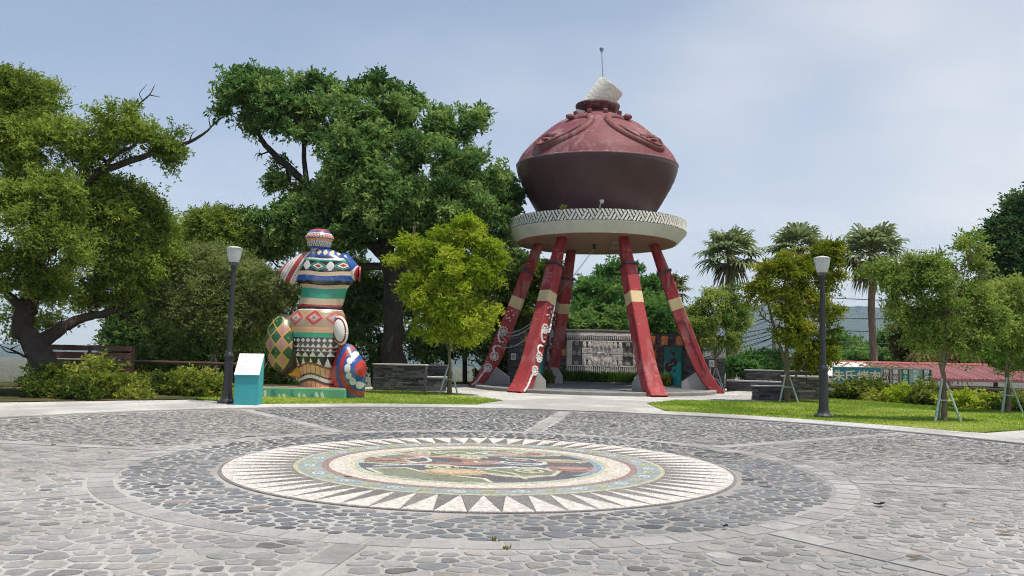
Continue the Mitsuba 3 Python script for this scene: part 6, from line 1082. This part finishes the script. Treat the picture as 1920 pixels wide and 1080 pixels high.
# 8 right-hand background trees
tree('dark_tree', 'tall dark green tree at the upper right edge', 'tree', [[(40, 60, -6, .5), (*(38.554, 60, 3.428),.4), (*(38.627, 60, 8.262),.2), (*(38.203, 60, 11.511),.08)]], [PB((38.013, 60, 11.916),44,28,60), PB((39.88, 60, 13.188),60,40,60), PB((37.141, 60, 9.855),34,26,60), PB((38.711, 59, 9.766),60,44,59), PB((37.256, 59, 7.737),44,24,59), PB((39.201, 59, 6.587),60,60,59)], 6200, 90, ((.028, .085, .032), (.065, .15, .05), (.15, .235, .075)), L=.9, m=12, l=.30, w=.13, gap=.40, freq=.4)
for lab, c, rx, rz, n, sd, col in (('brownish tangled tree behind the shed roof', (29.515, 58, 3.2), 36, 34, 1800, 91, ((.06, .06, .025), (.12, .11, .035), (.19, .16, .055))), ('olive tree behind the airy staked tree', (33.732, 56, 3.071), 60, 40, 3000, 92, SHADE), ('small tree left of the tall palm trunk behind the shed', (29.438, 70, 2.698), 34, 20, 1300, 93, BROAD), ('small tree right of the tall palm trunk behind the shed', (34.467, 72, 3.155), 27, 22, 1000, 94, BROAD), ('low green thicket behind the white shed roof', (30.034, 66, 1.938), 70, 9, 1200, 95, BROAD)):
    Yc = c[1]; tree('background_tree', lab, 'tree', [[(c[0], Yc, -8, .2), (c[0] + .2, Yc, c[2] - .3, .12), (c[0], Yc, c[2] + .3, .05)]], [PB(c, rx, rz, Yc), PB((c[0] - rx * .02, Yc, c[2] + rz * .012), rx * .7, rz * .8, Yc), PB((c[0] + rx * .025, Yc, c[2] - rz * .01), rx * .7, rz * .7, Yc)], n, sd, col, L=.8, m=10, l=.28, w=.12, gap=.40, freq=.6, flat=.4)
# 9 fan palms
def palm(label, x, y, zc, R, nf, seed, z0=-6., tr=.28, dead=10, deadonly=False, tint=((.14, .20, .08), (.34, .40, .20))):
    rg = np.random.default_rng(seed); k = thing('fan_palm', label, 'palm tree'); c = np.array([x, y, zc]); z = np.linspace(z0, zc, 14)
    part(k, 'trunk', tube(np.column_stack([x + .06 * np.sin(z), y + 0 * z, z]), tr * np.interp(z, [z0, zc], [1.1, .85]), 12), 'mat_bark', (.21, .165, .125), 40)
    for q in range(nf + dead):
        isd = deadonly or q >= nf; az = q * 2.39996 + rg.normal(0, .2)
        el = (1.35 - 1.75 * (q / nf) ** .9 + rg.normal(0, .10)) if q < nf else -1.05 + rg.normal(0, .12)
        if deadonly: el = rg.uniform(-1.0, .35)
        h = np.array([math.cos(az), math.sin(az), 0]); d = h * math.cos(el) + np.array([0, 0, math.sin(el)]); pl = R * rg.uniform(.42, .55) * (.55 if isd and not deadonly else 1); hub = c + d * pl + [0, 0, -.10 * pl]
        s = np.cross(d, [0, 0, 1.0]); s /= np.linalg.norm(s) + 1e-9; nrm = np.cross(s, d)
        V, F, C = [], [], []; ns = 15; fl = R * rg.uniform(.5, .62)
        for b in range(ns):
            a = (b - (ns - 1) / 2) / (ns - 1) * 3.5; u = d * math.cos(a) + s * math.sin(a); ll = fl * (1 - .16 * abs(a) / 1.75) * rg.uniform(.88, 1.08); wv = np.cross(u, nrm); ww = fl * .070
            dr_ = (.62 if not isd else .85); pts = [hub, hub + u * ll * .45 + nrm * ll * .06 * (1 if b % 2 else -1), hub + u * ll * .78 - np.array([0, 0, ll * .16 * dr_]), hub + u * ll * .98 - np.array([0, 0, ll * .48 * dr_])]
            for p, wq in zip(pts, (.35, 1, .75, .06)): V += [p - wv * ww * wq, p + wv * ww * wq]
            o = b * 8
            for t in range(3): F += [[o + 2 * t, o + 2 * t + 1, o + 2 * t + 3], [o + 2 * t, o + 2 * t + 3, o + 2 * t + 2]]
            t = rg.random(); col = np.array(tint[0]) * (1 - t) + np.array(tint[1]) * t
            if isd: col = np.array([.30, .23, .12]) * rg.uniform(.6, 1.15) if deadonly else np.array([.26, .25, .15]) * rg.uniform(.6, 1.2)
            C += [col] * 8
        st = np.array([c + d * .1 - nrm * .02, hub]); tb = tube(st, [.04, .022], 5); V = np.array(V); F = np.array(F); n0 = len(V)
        V = np.vstack([V, tb.vertices]); F = np.vstack([F, tb.faces + n0]); C = np.vstack([C, np.tile([.16, .17, .07] if not isd else [.25, .19, .10], (len(tb.vertices), 1))])
        put_leaves(numbered(k + '__frond'), (V, F), C)
palm('tall fan palm left of the olive-green tree, leftmost of the three tall palms', *(13.693, 50, 8.171), 2.45, 26, 1, dead=5); palm('fan palm half hidden behind the dense olive-green tree', *(18.041, 50, 8.47), 2.35, 24, 2, dead=4); palm('tall fan palm on a slender trunk right of the right lamp post', *(21.752, 48, 8.194), 2.5, 28, 3, tr=.22, dead=9)
palm('small pale fan palm peeping out behind the right tower legs', *(10.799, 54, 6.165), 1.7, 18, 4, dead=8, tint=((.10, .13, .04), (.22, .22, .09))); palm('squat palm with straw-coloured hanging fronds behind the shed roof', *(27.172, 50, 2.617), 2.3, 22, 5, dead=0, deadonly=True, tr=.3)
# 10 litter on the paving
r = np.random.default_rng(77)
def leaf_litter(x, y, s, col, a, label):
    t = np.linspace(-1, 1, 7); V = []
    for q in t: w = s * .38 * (1 - q * q) ** .7 + .002; z = .028 + s * .22 * q * q; V += [[q * s, -w, z + s * .16], [q * s, 0, z], [q * s, w, z + s * .16]]
    V = np.array(V); V = np.column_stack([x + V[:, 0] * math.cos(a) - V[:, 1] * math.sin(a), y + V[:, 0] * math.sin(a) + V[:, 1] * math.cos(a), V[:, 2]]); F = []
    for q in range(6):
        for h in (0, 1): o = q * 3 + h; F += [[o, o + 3, o + 4], [o, o + 4, o + 1]]
    put_leaves(thing('dry_leaf', label, 'leaf'), (V, np.array(F)), np.repeat([col], len(V), 0))
g = (4.127, 9.024, 0); leaf_litter(g[0], g[1], .075, (.045, .026, .016), .2, 'large curled dark leaf on the cobbles right of the mosaic'); leaf_litter(g[0] + .05, g[1] + .04, .05, (.07, .035, .02), 1.2, 'small dark leaf lying against the large curled leaf')
for q, ((x, y, z), col, lab) in enumerate((((-2.003, 10.148, 0), (.20, .05, .01), 'orange-brown leaf on the blue band of the mosaic'), ((4.729, 8.242, 0), (.45, .30, .12), 'tan leaf on the cobbles near the right edge'), ((4.711, 7.713, 0), (.45, .28, .16), 'pale tan leaf at the far lower right'), ((-4.32, 15.354, 0), (.02, .015, .01), 'dark leaf on the far cobbles left of the mosaic'), ((-4.418, 16.784, -0), (.02, .015, .01), 'dark leaf on the far cobbles below the painted statue'), ((3.318, 6.636, 0), (.3, .2, .1), 'brown leaf near the bottom right'), ((-9.372, 15.488, 0), (.05, .03, .015), 'dark leaf on the far left cobbles'), ((-7.151, 12.711, 0), (.05, .03, .02), 'brown leaf on the left cobbles'), ((2.06, 7.681, 0), (.03, .03, .04), 'dark twist of leaf right of the ring of pavers'))):
    leaf_litter(x, y, .05, col, q * 1.3, lab)
n = 170; P = np.column_stack([r.uniform(-10, 9, n), r.uniform(9, 22, n)]); ok = [(np.hypot(*(p - MC)) < 11.5) and np.hypot(*(p - MC)) > 5.2 and (p[0] < -1 or r.random() < .35) for p in P]; P = P[ok]; V, F, C = [], [], []
for q, p in enumerate(P):
    s = r.uniform(.015, .038); a = r.uniform(0, 6.3); d = np.array([math.cos(a), math.sin(a)]) * s; e = np.array([-d[1], d[0]]) * .5
    V += [[*(p - d), .026], [*(p + e), .034], [*(p + d), .030], [*(p - e), .040]]; F += [[4 * q, 4 * q + 1, 4 * q + 2], [4 * q, 4 * q + 2, 4 * q + 3]]; C += [np.array([.10, .06, .03]) * r.uniform(.3, 1.8)] * 4
put_leaves(thing('leaf_litter', 'scattered small dry leaves on the cobbles', 'leaf litter', kind='stuff'), (np.array(V), np.array(F)), np.array(C))
for q, (px, lab) in enumerate((((.0, 6.73), 'small weed in the joint of the paver ring at the bottom middle'), ((-.10, 7.02), 'tiny dry weed in the ring of pavers'))):
    P = np.column_stack([r.normal(px[0], .02, 16), r.normal(px[1], .02, 16), np.zeros(16)]); m, c = strap_leaves(P, r.uniform(.015, .05, 16), r, ((.10, .13, .03), (.36, .28, .10)), .7, .005); put_leaves(thing('weed', lab, 'weed'), m, c)
P = np.column_stack([r.normal(2.15, .08, 40), r.normal(34.25, .06, 40), np.full(40, 7.9)]); m, c = strap_leaves(P, r.uniform(.1, .32, 40), r, ((.10, .15, .03), (.30, .31, .06)), .8, .03); put_leaves(thing('weed', 'tuft of weeds growing on the edge of the tower disc', 'weed'), m, c)
